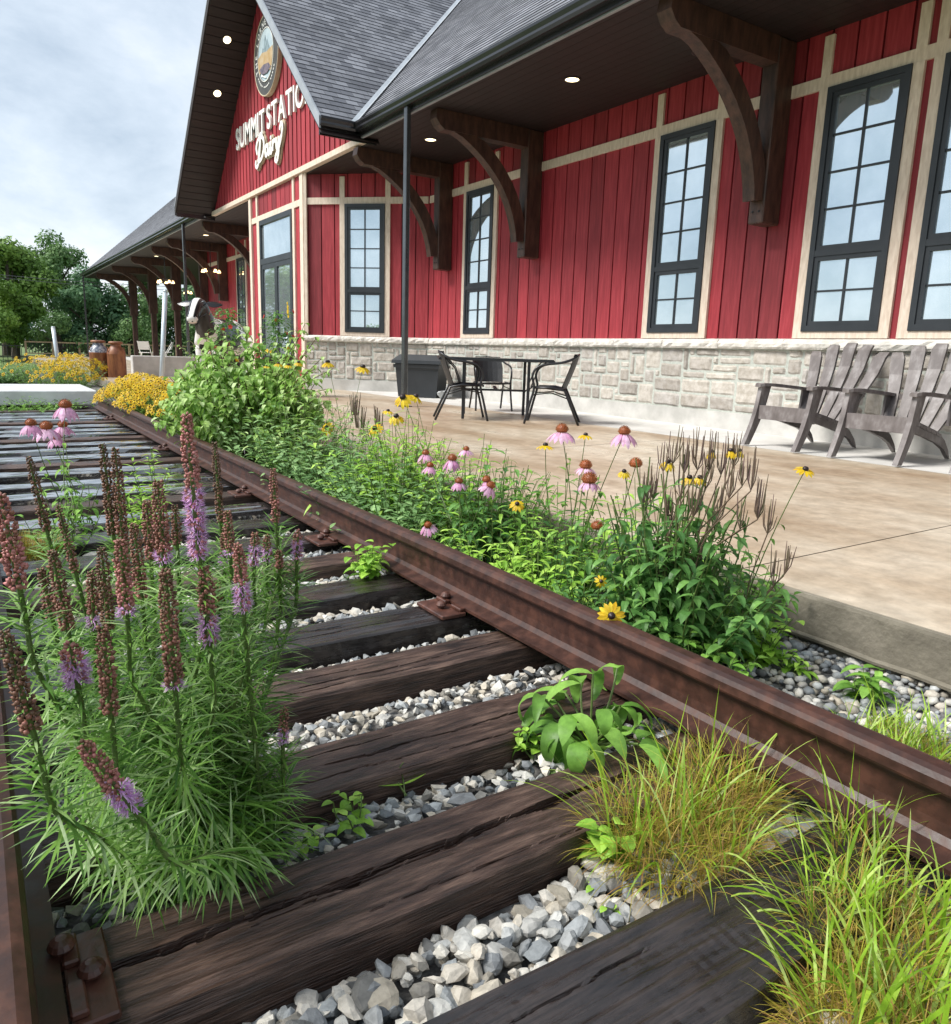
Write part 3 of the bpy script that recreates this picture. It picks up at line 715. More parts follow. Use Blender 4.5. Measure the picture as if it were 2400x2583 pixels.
cir = lambda r, a0, a1, k=24: [(r*math.cos(R(a0+(a1-a0)*i/k)), r*math.sin(R(a0+(a1-a0)*i/k))) for i in range(k+1)]
epoly(cir(.47, 0, 360)[:-1], .092, M['esky'], 'sky_panel')
epoly([(-.30,-.02),(-.16,.16),(-.10,.12),(.0,.36),(.06,.22),(.12,.26),(.30,.0)], .098, M['emtn'], 'mountain_shape')
epoly([(-.45,.03),(-.2,.08),(.1,.03),(.45,.05)]+cir(.465, -8, -50, 6)+[(.1,-.28),(-.30,-.25)]+cir(.465, 220, 186, 6), .104, M['egold'], 'field_shape')
epoly([(-.38,-.2),(-.1,-.16),(.2,-.2),(.34,-.3),(.1,-.36),(-.2,-.33)], .110, M['enavy'], 'wood_shape')
epoly([(-.26,-.34),(.02,-.44),(.05,-.43),(-.22,-.32)], .112, M['white'], 'rail_shape')
for i, (ch, an) in enumerate(zip('THELORNE', (200, 185, 171, 148, 133, 118, 103, 89))):
    v, f = glyph(ch, .15, .0, off=.004); mb = MB(); cx = (v[:,0].max()+v[:,0].min())/2
    A = R(an); rr = .545
    P = []
    for q in v:
        lx, ly = q[0]-cx, q[1]
        a_, r_ = math.cos(A), math.sin(A)
        x = (rr+ly)*a_+lx*r_; z = (rr+ly)*r_-lx*a_
        P.append(EC+Vector((-.092, -x, z)))
    mb.add(P, f); mb.build('letter', M['white'], em)
mb = MB()
for i in range(17):
    A = R(215+i*7); 
    if i % 6 == 5: continue
    for r0, r1, dw in ((.57,.60,.018),): 
        c_ = EC+Vector((-.089, -math.cos(A)*.585, math.sin(A)*.585)); tx = Vector((0, math.sin(A), math.cos(A))); rx = Vector((0,-math.cos(A),math.sin(A)))
        mb.obox(c_, tx, rx, Vector((-1,0,0)), -.02, .02, -.014, .014, 0, .004)
mb.build('small_marks', M['white'], em)

# ================================================================== TRACK
def tie(y0, y1, x0=-.45, x1=1.60, top=0., near=False, m='tie', cracks=(), seed=0, h=.17, label='', trans=False):
    w_ = y1-y0; nxs = int((x1-x0)/(.012 if near else .05)); prof = []
    k = 64 if near else 9
    prof += [(0, -h), (0, -h*.6), (0, -h*.3), (.0, -.03), (.0015, -.006)]
    for i in range(k+1): prof.append((.005+(w_-.01)*i/k, 0))
    prof += [(w_-.0015, -.006), (w_, -.03), (w_, -h*.5), (w_, -h)]
    n_ = len(prof); vs = []
    for i in range(nxs+1):
        x = x0+(x1-x0)*i/nxs
        wob = .010*noise.noise(Vector((x*1.5, seed, 0)))
        for j, (a, z) in enumerate(prof):
            g1 = noise.noise(Vector((x*2.2, (a+seed)*60, z*60))); g2 = noise.noise(Vector((x*7, (a+seed)*22, z*30)))
            zz = z; aa = a
            if z == 0:
                zz += .0032*g1+.0035*g2+.004*noise.noise(Vector((x*2, a*10, seed)))
                if trans: zz -= .0035*max(0, math.sin(x*190+26*noise.noise(Vector((x*3, a*5, 1)))+a*40)-.35)**2*max(0, .25+1.6*noise.noise(Vector((x*5, a*16, 7))))
                for (c0, c1, xa, xb, dep, wid) in cracks:
                    if xa < x < xb:
                        t = (x-xa)/(xb-xa); ce = c0+(c1-c0)*t+.004*noise.noise(Vector((x*9, 3, seed))); q = abs(a-ce-.004*noise.noise(Vector((x*30, 1, c0*9))))
                        ww = wid*math.sqrt(max(0, min(1, 4*min(t, 1-t)+.15)))*(.8+.6*noise.noise(Vector((x*11, 9, c0))))
                        if q < ww: zz -= dep*(1-(q/ww)**4)
            else: aa += (.004*g1+.004*g2)*(1 if a < w_/2 else -1)
            vs.append((x, y0+aa+wob, top+zz))
    fs = [(i*n_+j, (i+1)*n_+j, (i+1)*n_+j+1, i*n_+j+1) for i in range(nxs) for j in range(n_-1)]
    fs += [tuple(range(n_)), tuple(nxs*n_+j for j in range(n_))[::-1]]
    mb = MB(); mb.add(vs, fs, rnd(.2, .9)); o_ = mb.build('railroad_tie', M[m]); set_origin(o_)
    return tag(o_, label, 'railroad tie', 'wooden ties under the rusty rails')
tie(.585, .795, near=True, cracks=((.14,.15,.5,.9,.006,.003),), seed=1.3, m='tiewet', trans=True, label='nearest dark wet tie with fine cross cracks at the bottom of the picture')
tie(1.005, 1.222, near=True, cracks=((.118,.128,-.2,1.6,.060,.012),(.10,.108,.32,.72,.012,.004),(.03,.02,.5,1.1,.006,.002)), seed=2.1, label='brown tie split lengthwise by a long dark crack, in front of the blazing star')
tie(1.405, 1.612, near=True, cracks=((.10,.12,.6,1.6,.020,.004),(.06,.05,.3,.9,.010,.003),(.15,.155,.2,.8,.012,.003),(.03,.025,.9,1.5,.012,.003)), seed=3.7, label='pinkish brown weathered tie second beyond the cracked one, ending at the broadleaf weed')
tie(1.858, 2.045, near=True, cracks=((.08,.09,.7,1.4,.012,.003),(.13,.125,.2,.9,.010,.003),(.04,.05,.5,1.1,.008,.0025)), seed=4.4, label='plain brown tie just nearer than the one carrying the bolted plate')
tie(2.21, 2.40, near=True, cracks=((.07,.08,.5,1.3,.010,.003),(.14,.13,.3,1.0,.008,.003)), seed=5.9, m='tiewet', label='very wet glossy black tie with the nearest spiked plate by the right rail')
ORD = 'fifth sixth seventh eighth ninth tenth eleventh twelfth thirteenth fourteenth fifteenth sixteenth seventeenth eighteenth nineteenth twentieth twenty-first twenty-second twenty-third twenty-fourth twenty-fifth'.split()
y = 2.62; i = 0; TY = [.69, 1.11, 1.51, 1.95, 2.30]
while y < 11.9:
    wd = rnd(.18, .22)
    tie(y, y+wd, top=rnd(-.006, .008), seed=y, m=('tiefar' if y > 4.2 else 'tiewet') if i % 4 != 1 else 'tie', cracks=((.09,.10,.0,1.5,.01,.006),) if i % 4 == 0 else (),
        label='%s tie beyond the cracked brown one, dark and wet under the rusty right rail' % ORD[min(i, len(ORD)-1)])
    TY.append(y+wd/2); y += rnd(.405, .455); i += 1
y = 16.2; j = 0
while y < 24:
    o_ = tie(y, y+.2, top=rnd(-.006,.008), x0=-.8, x1=1.5, seed=y, m='tiefar', label='pale wet tie on the far track past the crossing, number %d from the deck' % (j+1)); y += .45; j += 1
# rails
RP = [(-.07,0),(.07,0),(.07,.010),(.045,.016),(.022,.022),(.011,.036),(.0085,.06),(.0085,.105),(.013,.120),(.034,.127),(.0365,.133),(.035,.152),(.029,.163),(.015,.168),
      (-.015,.168),(-.029,.163),(-.035,.152),(-.0365,.133),(-.034,.127),(-.013,.120),(-.0085,.105),(-.0085,.06),(-.011,.036),(-.022,.022),(-.045,.016),(-.07,.010)]
def rail(xc, y0, y1, label):
    mb = MB(); k = len(RP); n_ = 160; vs = []
    for i in range(n_+1):
        yy = y0+(y1-y0)*(i/n_)**1.5
        for a, b in RP: vs.append((xc+a, yy, .02+b))
    fs = [(i*k+j, i*k+(j+1)%k, (i+1)*k+(j+1)%k, (i+1)*k+j) for i in range(n_) for j in range(k)]
    fs += [tuple(range(k))[::-1], tuple(n_*k+j for j in range(k))]
    mb.add(vs, fs); o_ = mb.build('rail', M['rail'], smooth=True)
    set_origin(o_); o_.data.shade_flat()
    return tag(o_, label, 'rail', 'rusty rails of the display track')
rail(1.50, -.4, 12.05, 'long rusty brown steel rail running diagonally between the ties and the flower bed')
rail(-.032, -.4, 12.05, 'rusty rail passing through the bottom left corner beside the blazing star')
# tie plates with spikes
def plate(xi, yc, side, label, pw=.10):
    t = thing('tie_plate', label, 'tie plate', (xi, yc, .002), 0, 'rusty tie plates under the rails')
    s_ = side; mb = MB(); w_ = .095
    xa, xb = sorted((xi, xi+s_*pw)); mb.box(xa, xb, yc-w_, yc+w_, .004, .019, bev=.003); 
    xa, xb = sorted((xi-s_*.002, xi+s_*.022)); mb.box(xa, xb, yc-w_+.01, yc-.02, .019, .032, bev=.003); mb.box(xa, xb, yc+.02, yc+w_-.01, .019, .032, bev=.003)
    mb.build('base_plate', M['plate'], t)
    for (dx, dy, hz) in ((.0, .05, .030), (pw*.55, -.01, .020)):
        k = MB(); c_ = Vector((xi+s_*dx, yc+dy, hz))
        k.box(c_.x-.008, c_.x+.008, c_.y-.008, c_.y+.008, .0, c_.z+.008)
        k.lathe(c_, [(.0,.006),(.017,.006),(.020,.012),(.016,.020),(.008,.025),(0,.026)], 14)
        k.build('spike', M['plate'], t)
plate(.043, 1.11, 1, 'rusty plate with two round spike heads at the foot of the left rail', .060)
for yc, lb in ((2.30, 'nearest rusty plate with spikes at the inner foot of the long right rail'), (3.46, 'second plate along the long right rail, standing proud on its tie'), (4.83, 'third plate along the long right rail'), (7.23, 'far plate by the long right rail under the big green shrub'), (10.3, 'farthest plate by the long right rail near its end')):
    plate(1.428, yc, -1, lb)

# ---- ballast stones, one pile (nobody could count them)
import bmesh
def ico(sub):
    bm = bmesh.new(); bmesh.ops.create_icosphere(bm, subdivisions=sub, radius=1); v = np.array([q.co[:] for q in bm.verts]); f = np.array([[a.index for a in q.verts] for q in bm.faces]); bm.free(); return v, f
def stone_protos(sub, k):
    v, f = ico(sub); out = []
    for _ in range(k):
        nrm = rng.normal(size=(9, 3)); nrm /= np.linalg.norm(nrm, axis=1)[:, None]; d = rng.uniform(.42, 1.0, 9)
        dots = v@nrm.T; r = np.where(dots > 1e-3, d/np.maximum(dots, 1e-3), 9).min(axis=1); r = np.minimum(r, 1.25)
        out.append(v*r[:, None]*rng.uniform(.55, 1.45, 3))
    return out, f
def scatter(name, pts, sizes, sub, label=None, m='rocks', flat=.75, round_=False):
    pr, f = stone_protos(sub, 26); V = []; Fc = []; C = []; off = 0
    if round_:
        v0, f = ico(sub); pr = [v0*rng.uniform(.7, 1.25, 3)*(1+.08*rng.normal(size=(len(v0), 1))) for _ in range(20)]
    for p, s_ in zip(pts, sizes):
        q = pr[rng.integers(len(pr))]; A = rng.normal(size=(3, 3)); Q, _ = np.linalg.qr(A)
        v = (q@Q.T)*s_*np.array([1, 1, flat]); V.append(v+np.array(p)); Fc.append(f+off); off += len(v); C += [rng.uniform()]*len(f)
    V = np.concatenate(V); Fc = np.concatenate(Fc); me = bpy.data.meshes.new(name)
    me.from_pydata(V.tolist(), [], Fc.tolist()); me.materials.append(M[m])
    a = me.attributes.new('v', 'FLOAT', 'FACE'); a.data.foreach_set('value', C)
    if round_: me.shade_smooth()
    o_ = bpy.data.objects.new(name, me); COL.objects.link(o_); return tag(o_, kind='stuff')
tiespans = [(t-.10, t+.10) for t in TY]
pn, sn_, pf, sf_, pm, sm_ = [], [], [], [], [], []
bays = [(.3, .585)]+[(tiespans[i][1]+.0, tiespans[i+1][0]) for i in range(len(tiespans)-1)]
for (a, b) in bays:
    pitch = .027 if a < 1.0 else .026 if a < 2.2 else .032
    if a > 8.5: pitch = .05
    x = .03
    while x < 1.62:
        yy = a+.008
        while yy < b-.004:
            px_, py_ = x+rnd(-.011, .011), yy+rnd(-.011, .011)
            edge = min(py_-a, b-py_)
            base = (-.060 if a < 1 else -.048)-.035*max(0, 1-(b-py_)/.07)
            # the near bay is heaped towards the middle and falls away at the left
            zz = base+.012*noise.noise(Vector((px_*5, py_*5, 1)))+rnd(-.010, .008)
            if a < 1.0 and px_ < .3: zz -= .05*(1-px_/.3)
            s_ = rnd(.011, .024) if a < 1 else rnd(.010, .018)
            if random.random() < .14: s_ *= 1.35
            if pitch > .03: s_ *= 1.25
            if a < 1.0:
                pn.append((px_, py_, zz+s_*.2)); sn_.append(s_); pn.append((px_+rnd(-.012,.012), py_+rnd(-.012,.012), zz-.010)); sn_.append(rnd(.010,.015))
                if random.random() < .10: pn.append((px_, py_, zz+.016)); sn_.append(rnd(.016,.026))
            elif a < 2.5: pm.append((px_, py_, zz+s_*.2)); sm_.append(s_)
            else: pf.append((px_, py_, zz+.01-.045*min(1, max(0, (a-3.6)/1.2)))); sf_.append(s_)
            yy += pitch
        x += pitch
# strip between the right rail and the kerb: rounder pebbles
pp, sp = [], []
x = 1.57
while x < 2.56:
    yy = .35
    while yy < 4.2:
        px_, py_ = x+rnd(-.014, .014), yy+rnd(-.014, .014)
        pp.append((px_, py_, -.092+.014*noise.noise(Vector((px_*4, py_*4, 1)))+rnd(-.008, .01))); sp.append(rnd(.010, .024)); yy += .030
    x += .030
scatter('ballast', pn, sn_, 2); scatter('ballast', pm, sm_, 1); scatter('ballast', pf, sf_, 1); scatter('pebbles', pp, sp, 1, flat=.7, round_=True)
# ---- deck crossing beyond the rail ends
mb = MB()
for k, (a, b) in enumerate(((12.55, 13.2), (13.21, 13.85), (13.86, 14.5))): mb.box(-6, 1.55, a, b, .02, .225+rnd(-.003,.003), c=rnd(0,1), bev=.012)
o_ = mb.build('deck_crossing', M['crossing']); tag(set_origin(o_), 'pale wet timber crossing laid across the track past the rail ends', 'boardwalk')

# ================================================================== PLANTS
def leaf(mb, p, d, n, ln, wd, c, curl=.4, segs=3, fold=.25, shape=.45, m=0):
    """pointed leaf: p base, d direction, n upward normal; curl bends the tip down"""
    d = d.normalized(); s_ = d.cross(n)
    if s_.length < 1e-4: s_ = d.orthogonal()
    s_.normalize(); n = s_.cross(d).normalized(); vs = []; q = Vector(p); dd = d.copy()
    for i in range(segs+1):
        t = i/segs
        w_ = wd*.5*(math.sin(math.pi*t**(.75 if shape < .5 else 1.1)))**.8 if 0 < t < 1 else 0
        nn = s_.cross(dd)
        if w_ == 0: vs.append(q.copy())
        else: vs += [q-s_*w_+nn*w_*fold, q.copy(), q+s_*w_+nn*w_*fold]
        dd = (Matrix.Rotation(-curl/segs*1.6, 3, s_) @ dd) if curl else dd
        q = q+dd*(ln/segs)
    fs = []
    if segs == 1: return
    fs += [(0, 2, 1), (0, 3, 2)]
    for i in range(segs-2):
        a = 1+3*i; fs += [(a, a+1, a+4, a+3), (a+1, a+2, a+5, a+4)]
    a = 1+3*(segs-2); e_ = a+3; fs += [(a, a+1, e_), (a+1, a+2, e_)]
    mb.add(vs, fs, c, m)
def blade(mb, p, d, ln, wd, c, droop=1.0, segs=5, m=0):
    """grass blade / linear leaf that arches over"""
    d = d.normalized(); s_ = d.cross(Vector((0,0,1)))
    if s_.length < .02: s_ = Vector((rnd(-1,1), rnd(-1,1), 0))
    s_.normalize(); q = Vector(p); vs = []; tw = rnd(-.5, .5)
    s_ = (Matrix.Rotation(tw, 3, d) @ s_)
    for i in range(segs+1):
        t = i/segs; w_ = wd*.5*min(1, (1-t)*2.2)**.8*(.65+.35*min(1, t*4))
        if i < segs: vs += [q-s_*w_, q+s_*w_]
        else: vs.append(q.copy())
        d = (d+Vector((0,0,-1))*droop*(.35+t)/segs).normalized()
        q = q+d*(ln/segs)
    fs = [(2*i, 2*i+1, 2*i+3, 2*i+2) for i in range(segs-1)]+[(2*segs-2, 2*segs-1, 2*segs)]
    mb.add(vs, fs, c, m)
def curve(a, b, bow=.0, k=7, side=None):
    a, b = Vector(a), Vector(b); sd = side if side is not None else Vector((rnd(-1,1), rnd(-1,1), 0)).normalized()
    return [a.lerp(b, i/k)+sd*bow*math.sin(math.pi*i/k) for i in range(k+1)]
def hv(a): return Vector((math.cos(a), math.sin(a), 0))
GA = 2.399963
# ---- flower heads
def susan(parent, c, facing, r, n_=12, droop=.25, name='flower_head', label=None):
    r *= 1.5
    c = Vector(c); f = Vector(facing).normalized(); a = f.orthogonal().normalized(); b = f.cross(a)
    k = MB(); k.lathe(c, [(0,-.002),(r*.26,0),(r*.27,r*.10),(r*.2,r*.24),(0,r*.30)], 10, axis=f)
    h = k.build(name, M['darkcone'], parent, smooth=True)
    p = MB()
    for i in range(n_):
        t = 2*math.pi*i/n_+rnd(-.12,.12); d = a*math.cos(t)+b*math.sin(t)
        leaf(p, c+d*r*.18, (d-f*droop).normalized(), f, r*rnd(.78,.92), r*.34, rnd(0,1), curl=.25, segs=4, fold=.12, shape=.6)
    p.build('petals', M['yellow'], h); return h
def coneflower(parent, c, r, n_=14, droop=.75, f=(0,0,1), cone=.33, name='flower_head', petals=True):
    r *= 1.5
    c = Vector(c); f = Vector(f).normalized(); a = f.orthogonal().normalized(); b = f.cross(a)
    k = MB(); R_ = r*cone; prof = [(0,-R_*.3),(R_*.85,-R_*.1),(R_,R_*.2),(R_*.9,R_*.65),(R_*.6,R_*1.05),(0,R_*1.3)]
    k.lathe(c, prof, 14, axis=f)
    for i in range(90):
        z = math.sqrt((i+.5)/90); t = i*GA; el = (1-z)
        rr = R_*math.sin(min(1, z)*math.pi/2); hh = R_*.2+R_*1.1*math.cos(z*math.pi/2)
        d = (a*math.cos(t)+b*math.sin(t)); p0 = c+d*rr+f*hh; nn = (d*z+f*(1.1-z)).normalized(); tip = p0+nn*R_*.26
        s_ = nn.orthogonal()*R_*.07; k.add([p0-s_, p0+s_, tip], [(0,1,2)], rnd(.3,1)); s_ = nn.cross(s_).normalized()*R_*.07; k.add([p0-s_, p0+s_, tip], [(0,1,2)], rnd(.3,1))
    h = k.build(name, M['cone'], parent)
    if petals:
        p = MB()
        for i in range(n_):
            t = 2*math.pi*i/n_+rnd(-.1,.1); d = a*math.cos(t)+b*math.sin(t)
            leaf(p, c+d*R_*.75-f*R_*.05, (d-f*droop*rnd(.4,.8)).normalized(), f, r*rnd(.80,1.05), r*.30, rnd(0,1), curl=.45, segs=4, fold=-.15, shape=.6)
        p.build('petals', M['pink'], h)
    return h
def leafy_stem(mb_s, mb_l, a, b, r=.003, ln=.06, wd=.02, k=10, start=.1, end=.95, bow=.02, curl=.5, rise=.5, ph='opp', cr=(0,1), taper=.6, m=0, segs=3):
    pts = curve(a, b, bow); mb_s.tube(pts, [r*(1-.5*i/len(pts)) for i in range(len(pts))], 5, caps=False)
    t0 = rnd(0, 6.3)
    for i in range(k):
        t = start+(end-start)*i/max(1, k-1); x = t*(len(pts)-1); j = min(int(x), len(pts)-2); p = pts[j].lerp(pts[j+1], x-j)
        sc_ = 1-(1-taper)*t
        ang = [t0+i*GA] if ph == 'alt' else [t0+i*math.pi/2, t0+i*math.pi/2+math.pi] if ph == 'opp' else [t0+i*.7+q*2*math.pi/4 for q in range(4)]
        for an in ang:
            an += rnd(-.3, .3); d = hv(an)+Vector((0,0,rise*rnd(.4,1.5)))
            leaf(mb_l, p, d, Vector((0,0,1)), ln*sc_*rnd(.75,1.15), wd*sc_*rnd(.85,1.15), rnd(*cr), curl=curl*rnd(.6,1.4), segs=segs, m=m)
    return pts

# ---- the blazing star clump between the rails (px of spike tip, px of spike foot, depth, width, purple share, tone)
BASE = Vector((.29, 1.37, -.06))
sp = lambda x, y: (x/1.2567, 1000+y/1.2567)
SPK = [((590,55),(632,512),1.22,.021,.50,.9), ((0,310),(62,610),1.15,.022,.0,.75), ((90,190),(150,430),1.75,.016,0,.1), ((325,150),(360,440),1.62,.017,0,.1), ((365,165),(392,470),1.60,.018,0,.3),
 ((500,268),(520,520),1.35,.022,.10,.5), ((680,145),(700,400),1.70,.014,0,.05), ((722,362),(730,500),1.45,.016,.1,.5), ((865,228),(876,400),1.62,.015,.0,.6), ((945,425),(942,515),1.60,.017,.65,.7),
 ((808,432),(806,535),1.55,.016,.6,.6), ((755,470),(772,680),1.30,.021,.42,.8), ((648,540),(665,780),1.22,.022,.38,.7), ((525,550),(555,920),1.12,.022,.04,.25), ((322,480),(345,740),1.38,.018,0,.1),
 ((382,455),(402,690),1.25,.021,.10,.7), ((425,405),(450,640),1.45,.018,0,.4), ((165,490),(215,740),1.35,.019,0,.3), ((185,345),(240,560),1.55,.012,0,.3), ((222,785),(245,908),1.15,.026,.62,.8),
 ((325,730),(352,1005),1.10,.020,.0,.35), ((15,745),(105,1065),1.00,.019,.0,.1), ((262,1100),(420,1305),.98,.022,.35,.7), ((900,990),(898,1098),1.30,.015,.35,.6), ((290,560),(300,735),1.42,.018,.25,.4),
 ((555,345),(562,470),1.60,.016,0,.3), ((465,330),(478,520),1.5,.018,0,.5), ((715,420),(712,540),1.55,.016,.3,.5), ((885,488),(886,545),1.6,.014,0,.5), ((848,440),(846,520),1.62,.015,.5,.5), ((130,545),(165,700),1.45,.016,0,.3), ((690,590),(692,680),1.5,.015,0,.3)]
lia = thing('blazing_star', 'big clump of blazing star with brown and purple flower spikes growing between the rails', 'flowering plant', BASE)
stems = MB(); lv = MB()
def lia_leaves(pts, n_, l0, l1, t0=.0, t1=.97):
    k = len(pts)-1; ph = rnd(0, 6)
    for i in range(n_):
        t = t0+(t1-t0)*i/n_; x = t*k; j = min(int(x), k-1); p = pts[j].lerp(pts[j+1], x-j); ax = (pts[j+1]-pts[j]).normalized()
        an = ph+i*GA; a = ax.orthogonal().normalized(); b = ax.cross(a)
        d = a*math.cos(an)+b*math.sin(an)+ax*rnd(.15,.75)
        ln = (l0+(l1-l0)*t**.7)*rnd(.75, 1.15)
        blade(lv, p, d, ln, rnd(.0026, .0046)*(1.3-.45*t), min(1, max(0, rnd(.0,1))), droop=rnd(.2, .9)*(1.5-t), segs=4)
for i, (tp, bt, y, wd, pur, tone) in enumerate(SPK):
    wd *= 1.22; T = at(*sp(*tp), y=y); Bq = at(*sp(*bt), y=y+.01); ax = (T-Bq).normalized()
    root = BASE+Vector((rnd(-.10,.12), rnd(-.06,.14), 0))
    if i == 22: root = BASE+Vector((.10,-.06,.0))
    q1 = Bq-ax*.12
    pts = [root, root.lerp(q1, .35)+Vector((0,0,.03)), root.lerp(q1, .7)+Vector((0,0,.02)), q1, Bq-ax*.05, Bq]
    fine = []
    for a, b, c, d in zip([pts[0]]+pts[:-2], pts[:-1], pts[1:], pts[2:]+[pts[-1]]):
        for j in range(3):
            t = j/3; fine.append(.5*((2*b)+(c-a)*t+(2*a-5*b+4*c-d)*t*t+(3*b-a-3*c+d)*t**3))
    fine.append(Bq)
    stems.tube(fine+[Bq.lerp(T, .5), T], [.0038]*len(fine)+[.003, .0015], 6, c=rnd(0,1))
    L_ = sum((b-a).length for a, b in zip(fine, fine[1:]))
    lia_leaves(fine, int(90+240*L_), .135, .045)
    # the spike: scaly buds spiralling round the axis, shaggy florets on its lower, purple share
    bud = MB(); fl = MB(); Ls = (T-Bq).length; a = ax.orthogonal().normalized(); b = ax.cross(a); nb = max(60, int(Ls*wd*math.pi/4.6e-5*.85))
    for j in range(nb):
        t = min(1, max(0, j/nb+rnd(-.006,.006))); an = j*GA+rnd(-.35,.35); rr = rnd(.72,1.12)*wd*.5*(1 if t < .75 else 1-(t-.75)*2.2)*(.8 if t < .03 else 1); d = a*math.cos(an)+b*math.sin(an); p = Bq+ax*(t*Ls)+d*rr*.72
        if t > pur or random.random() < .25:
            s_ = (.0032+wd*.045)*(1.05-.25*t)*rnd(.6,1.3); u_ = (d*.8+ax*rnd(.2,1.1)+Vector((rnd(-.3,.3),rnd(-.3,.3),rnd(-.3,.3)))).normalized(); v_ = u_.orthogonal().normalized(); w__ = u_.cross(v_)
            c = min(1, max(0, tone*.8+rnd(-.25,.25)-(t-.5)*.3))
            P = [p-u_*s_*.4]+[p+u_*s_*.45+(v_*math.cos(q)+w__*math.sin(q))*s_*.78 for q in (0,1.257,2.513,3.77,5.03)]+[p+u_*s_*1.5]
            bud.add(P, [(0,1+(q+1)%5,1+q) for q in range(5)]+[(6,1+q,1+(q+1)%5) for q in range(5)], c)
        if t < pur:
            for q in range(6):
                dd = (d*rnd(.7,1.3)+ax*rnd(-.6,.7)+Vector((rnd(-.6,.6),rnd(-.6,.6),rnd(-.6,.6)))).normalized(); ln = wd*rnd(.25,.48)
                sd = dd.cross(ax).normalized()*.0009
                fl.add([p-sd, p+sd, p+dd*ln+sd*.6, p+dd*ln-sd*.6], [(0,1,2,3)], rnd(.1,1) if tone > .3 else rnd(0,.7))
    o_ = bud.build('flower_spike', M['lia_bud'], lia, smooth=True)
    if fl.f: fl.build('florets', M['lia_purple'], o_)
# extra leafy shoots and the drooping skirt of basal leaves
for i in range(32):
    a = rnd(0, 6.28); r_ = rnd(.02, .12); root = BASE+hv(a)*r_*.5+Vector((.02, .05, 0)); hgt = rnd(.18, .50)
    topp = root+hv(a)*r_*rnd(.5,1.3)+Vector((.02,.06,hgt)); lia_leaves(curve(root, topp, .02), int(45+90*hgt), .16, .07)
    stems.tube(curve(root, topp, .02), .003, 5, caps=False)
for i in range(300):
    a = rnd(-2.9, 1.4) if i % 3 else rnd(0, 6.28); p = BASE+hv(a)*rnd(.02, .10)+Vector((0,0,rnd(.02,.15)))
    blade(lv, p, hv(a)+Vector((0,0,rnd(.2,1.1))), rnd(.10,.21), rnd(.004,.0085), rnd(.0,1), droop=rnd(.9,2.4), segs=6)
stems.build('stems', M['stem'], lia); lv.build('leaves', M['lia_leaf'], lia)

# ---- grass tufts
def tuft(c, r, n_, h, label, w_=.0042, dry=.4, lean=(0,0,0), nd=None, dh=.5, kind='grass'):
    n_ = int(n_*1.7); nd = int((nd or n_)*1.5); c = Vector(c); t = thing('grass_tuft', label, kind, c, 0, 'grass tufts among the ties')
    g1 = MB(); lean = Vector(lean)
    for i in range(n_):
        a = rnd(0, 6.28); rr = r*math.sqrt(random.random()); p = c+hv(a)*rr*.75; o_ = rr/r
        d = hv(a)*rnd(.0,.7)*o_+hv(rnd(0,6.28))*.45+lean+Vector((0,0,1))
        blade(g1, p, d, h*rnd(.35,1.1), w_*rnd(.5,1.4), rnd(.1,1), droop=rnd(.5,2.8), segs=8)
    g1.build('green_blades', M['grass'], t)
    if dry:
        g2 = MB()
        for i in range(nd or int(n_*dry*3)):
            a = rnd(0, 6.28); rr = r*math.sqrt(random.random()); p = c+hv(a)*rr*.8
            blade(g2, p, hv(a)*rnd(.0,.9)*rr/r+hv(rnd(0,6.28))*rnd(.1,1.0)+lean+Vector((0,0,rnd(.5,1.1))), h*dh*rnd(.5,1.1), .0016*rnd(.8,1.4), rnd(0,1), droop=rnd(.7,2.2), segs=6)
        g2.build('dry_blades', M['drygrass'], t)
    return t
tuft((1.12,.93,-.04), .19, 85, .24, 'lime and straw coloured grass tuft growing between the nearest two ties', dry=1, nd=1000, dh=.62)
tuft((1.33,1.0,-.04), .14, 26, .25, 'smaller dry grass tuft leaning against the right rail foot', dry=1, nd=700, dh=.62)
tuft((1.22,.545,-.03), .17, 110, .22, 'lush lime grass tuft in the bottom right corner', w_=.0050, dry=1, nd=700, dh=.5)
tuft((1.03,.46,-.05), .13, 50, .24, 'tall broad-bladed grass tuft at the bottom edge of the picture', w_=.0062, dry=1, nd=700, lean=(-.1,.1,0))
tuft((1.40,.70,-.03), .08, 36, .24, 'grass tuft growing at the foot of the right rail near the right edge', dry=1, nd=160)
tuft((1.78,.86,-.09), .07, 55, .22, 'pale green grass tuft beyond the right rail at the right edge', dry=.5)
tuft((1.92,1.02,-.09), .06, 40, .17, 'small grass tuft on the pebbles near the kerb', dry=.4)
tuft((.16,3.95,-.04), .14, 30, .16, 'low olive green moss-like tuft on the ties at the left', dry=1, nd=900, dh=.9)

# ---- broadleaf weeds on the ballast
def weed(c, n_, ln, wd, h, label, mt='leaf_lime', k=3, spread=.05, curl=.6, name='weed', cat='weed', group='weeds among the ties', segs=5):
    c = Vector(c); t = thing(name, label, cat, c, 0, group); s_ = MB(); l_ = MB()
    for i in range(n_):
        a = rnd(0, 6.28); top = c+hv(a)*rnd(.2,1)*spread+Vector((0,0,h*rnd(.6,1.1)))
        leafy_stem(s_, l_, c+hv(a)*.01, top, r=.0022, ln=ln, wd=wd, k=k, start=.35, end=1, curl=curl, rise=.35, ph='opp' if i % 2 else 'alt', segs=segs)
    s_.build('stems', M['stem'], t); l_.build('leaves', M[mt], t); return t
weed((.60,1.335,-.05), 5, .045, .026, .07, 'lime seedling with rounded leaves beside the blazing star foot')
weed((.50,1.29,-.05), 3, .035, .024, .03, 'tiny lime seedling just left of the larger seedling')
weed((.745,1.37,-.05), 2, .085, .020, .06, 'single upright lance-shaped leaf seedling standing in the stones', curl=.05, k=1)
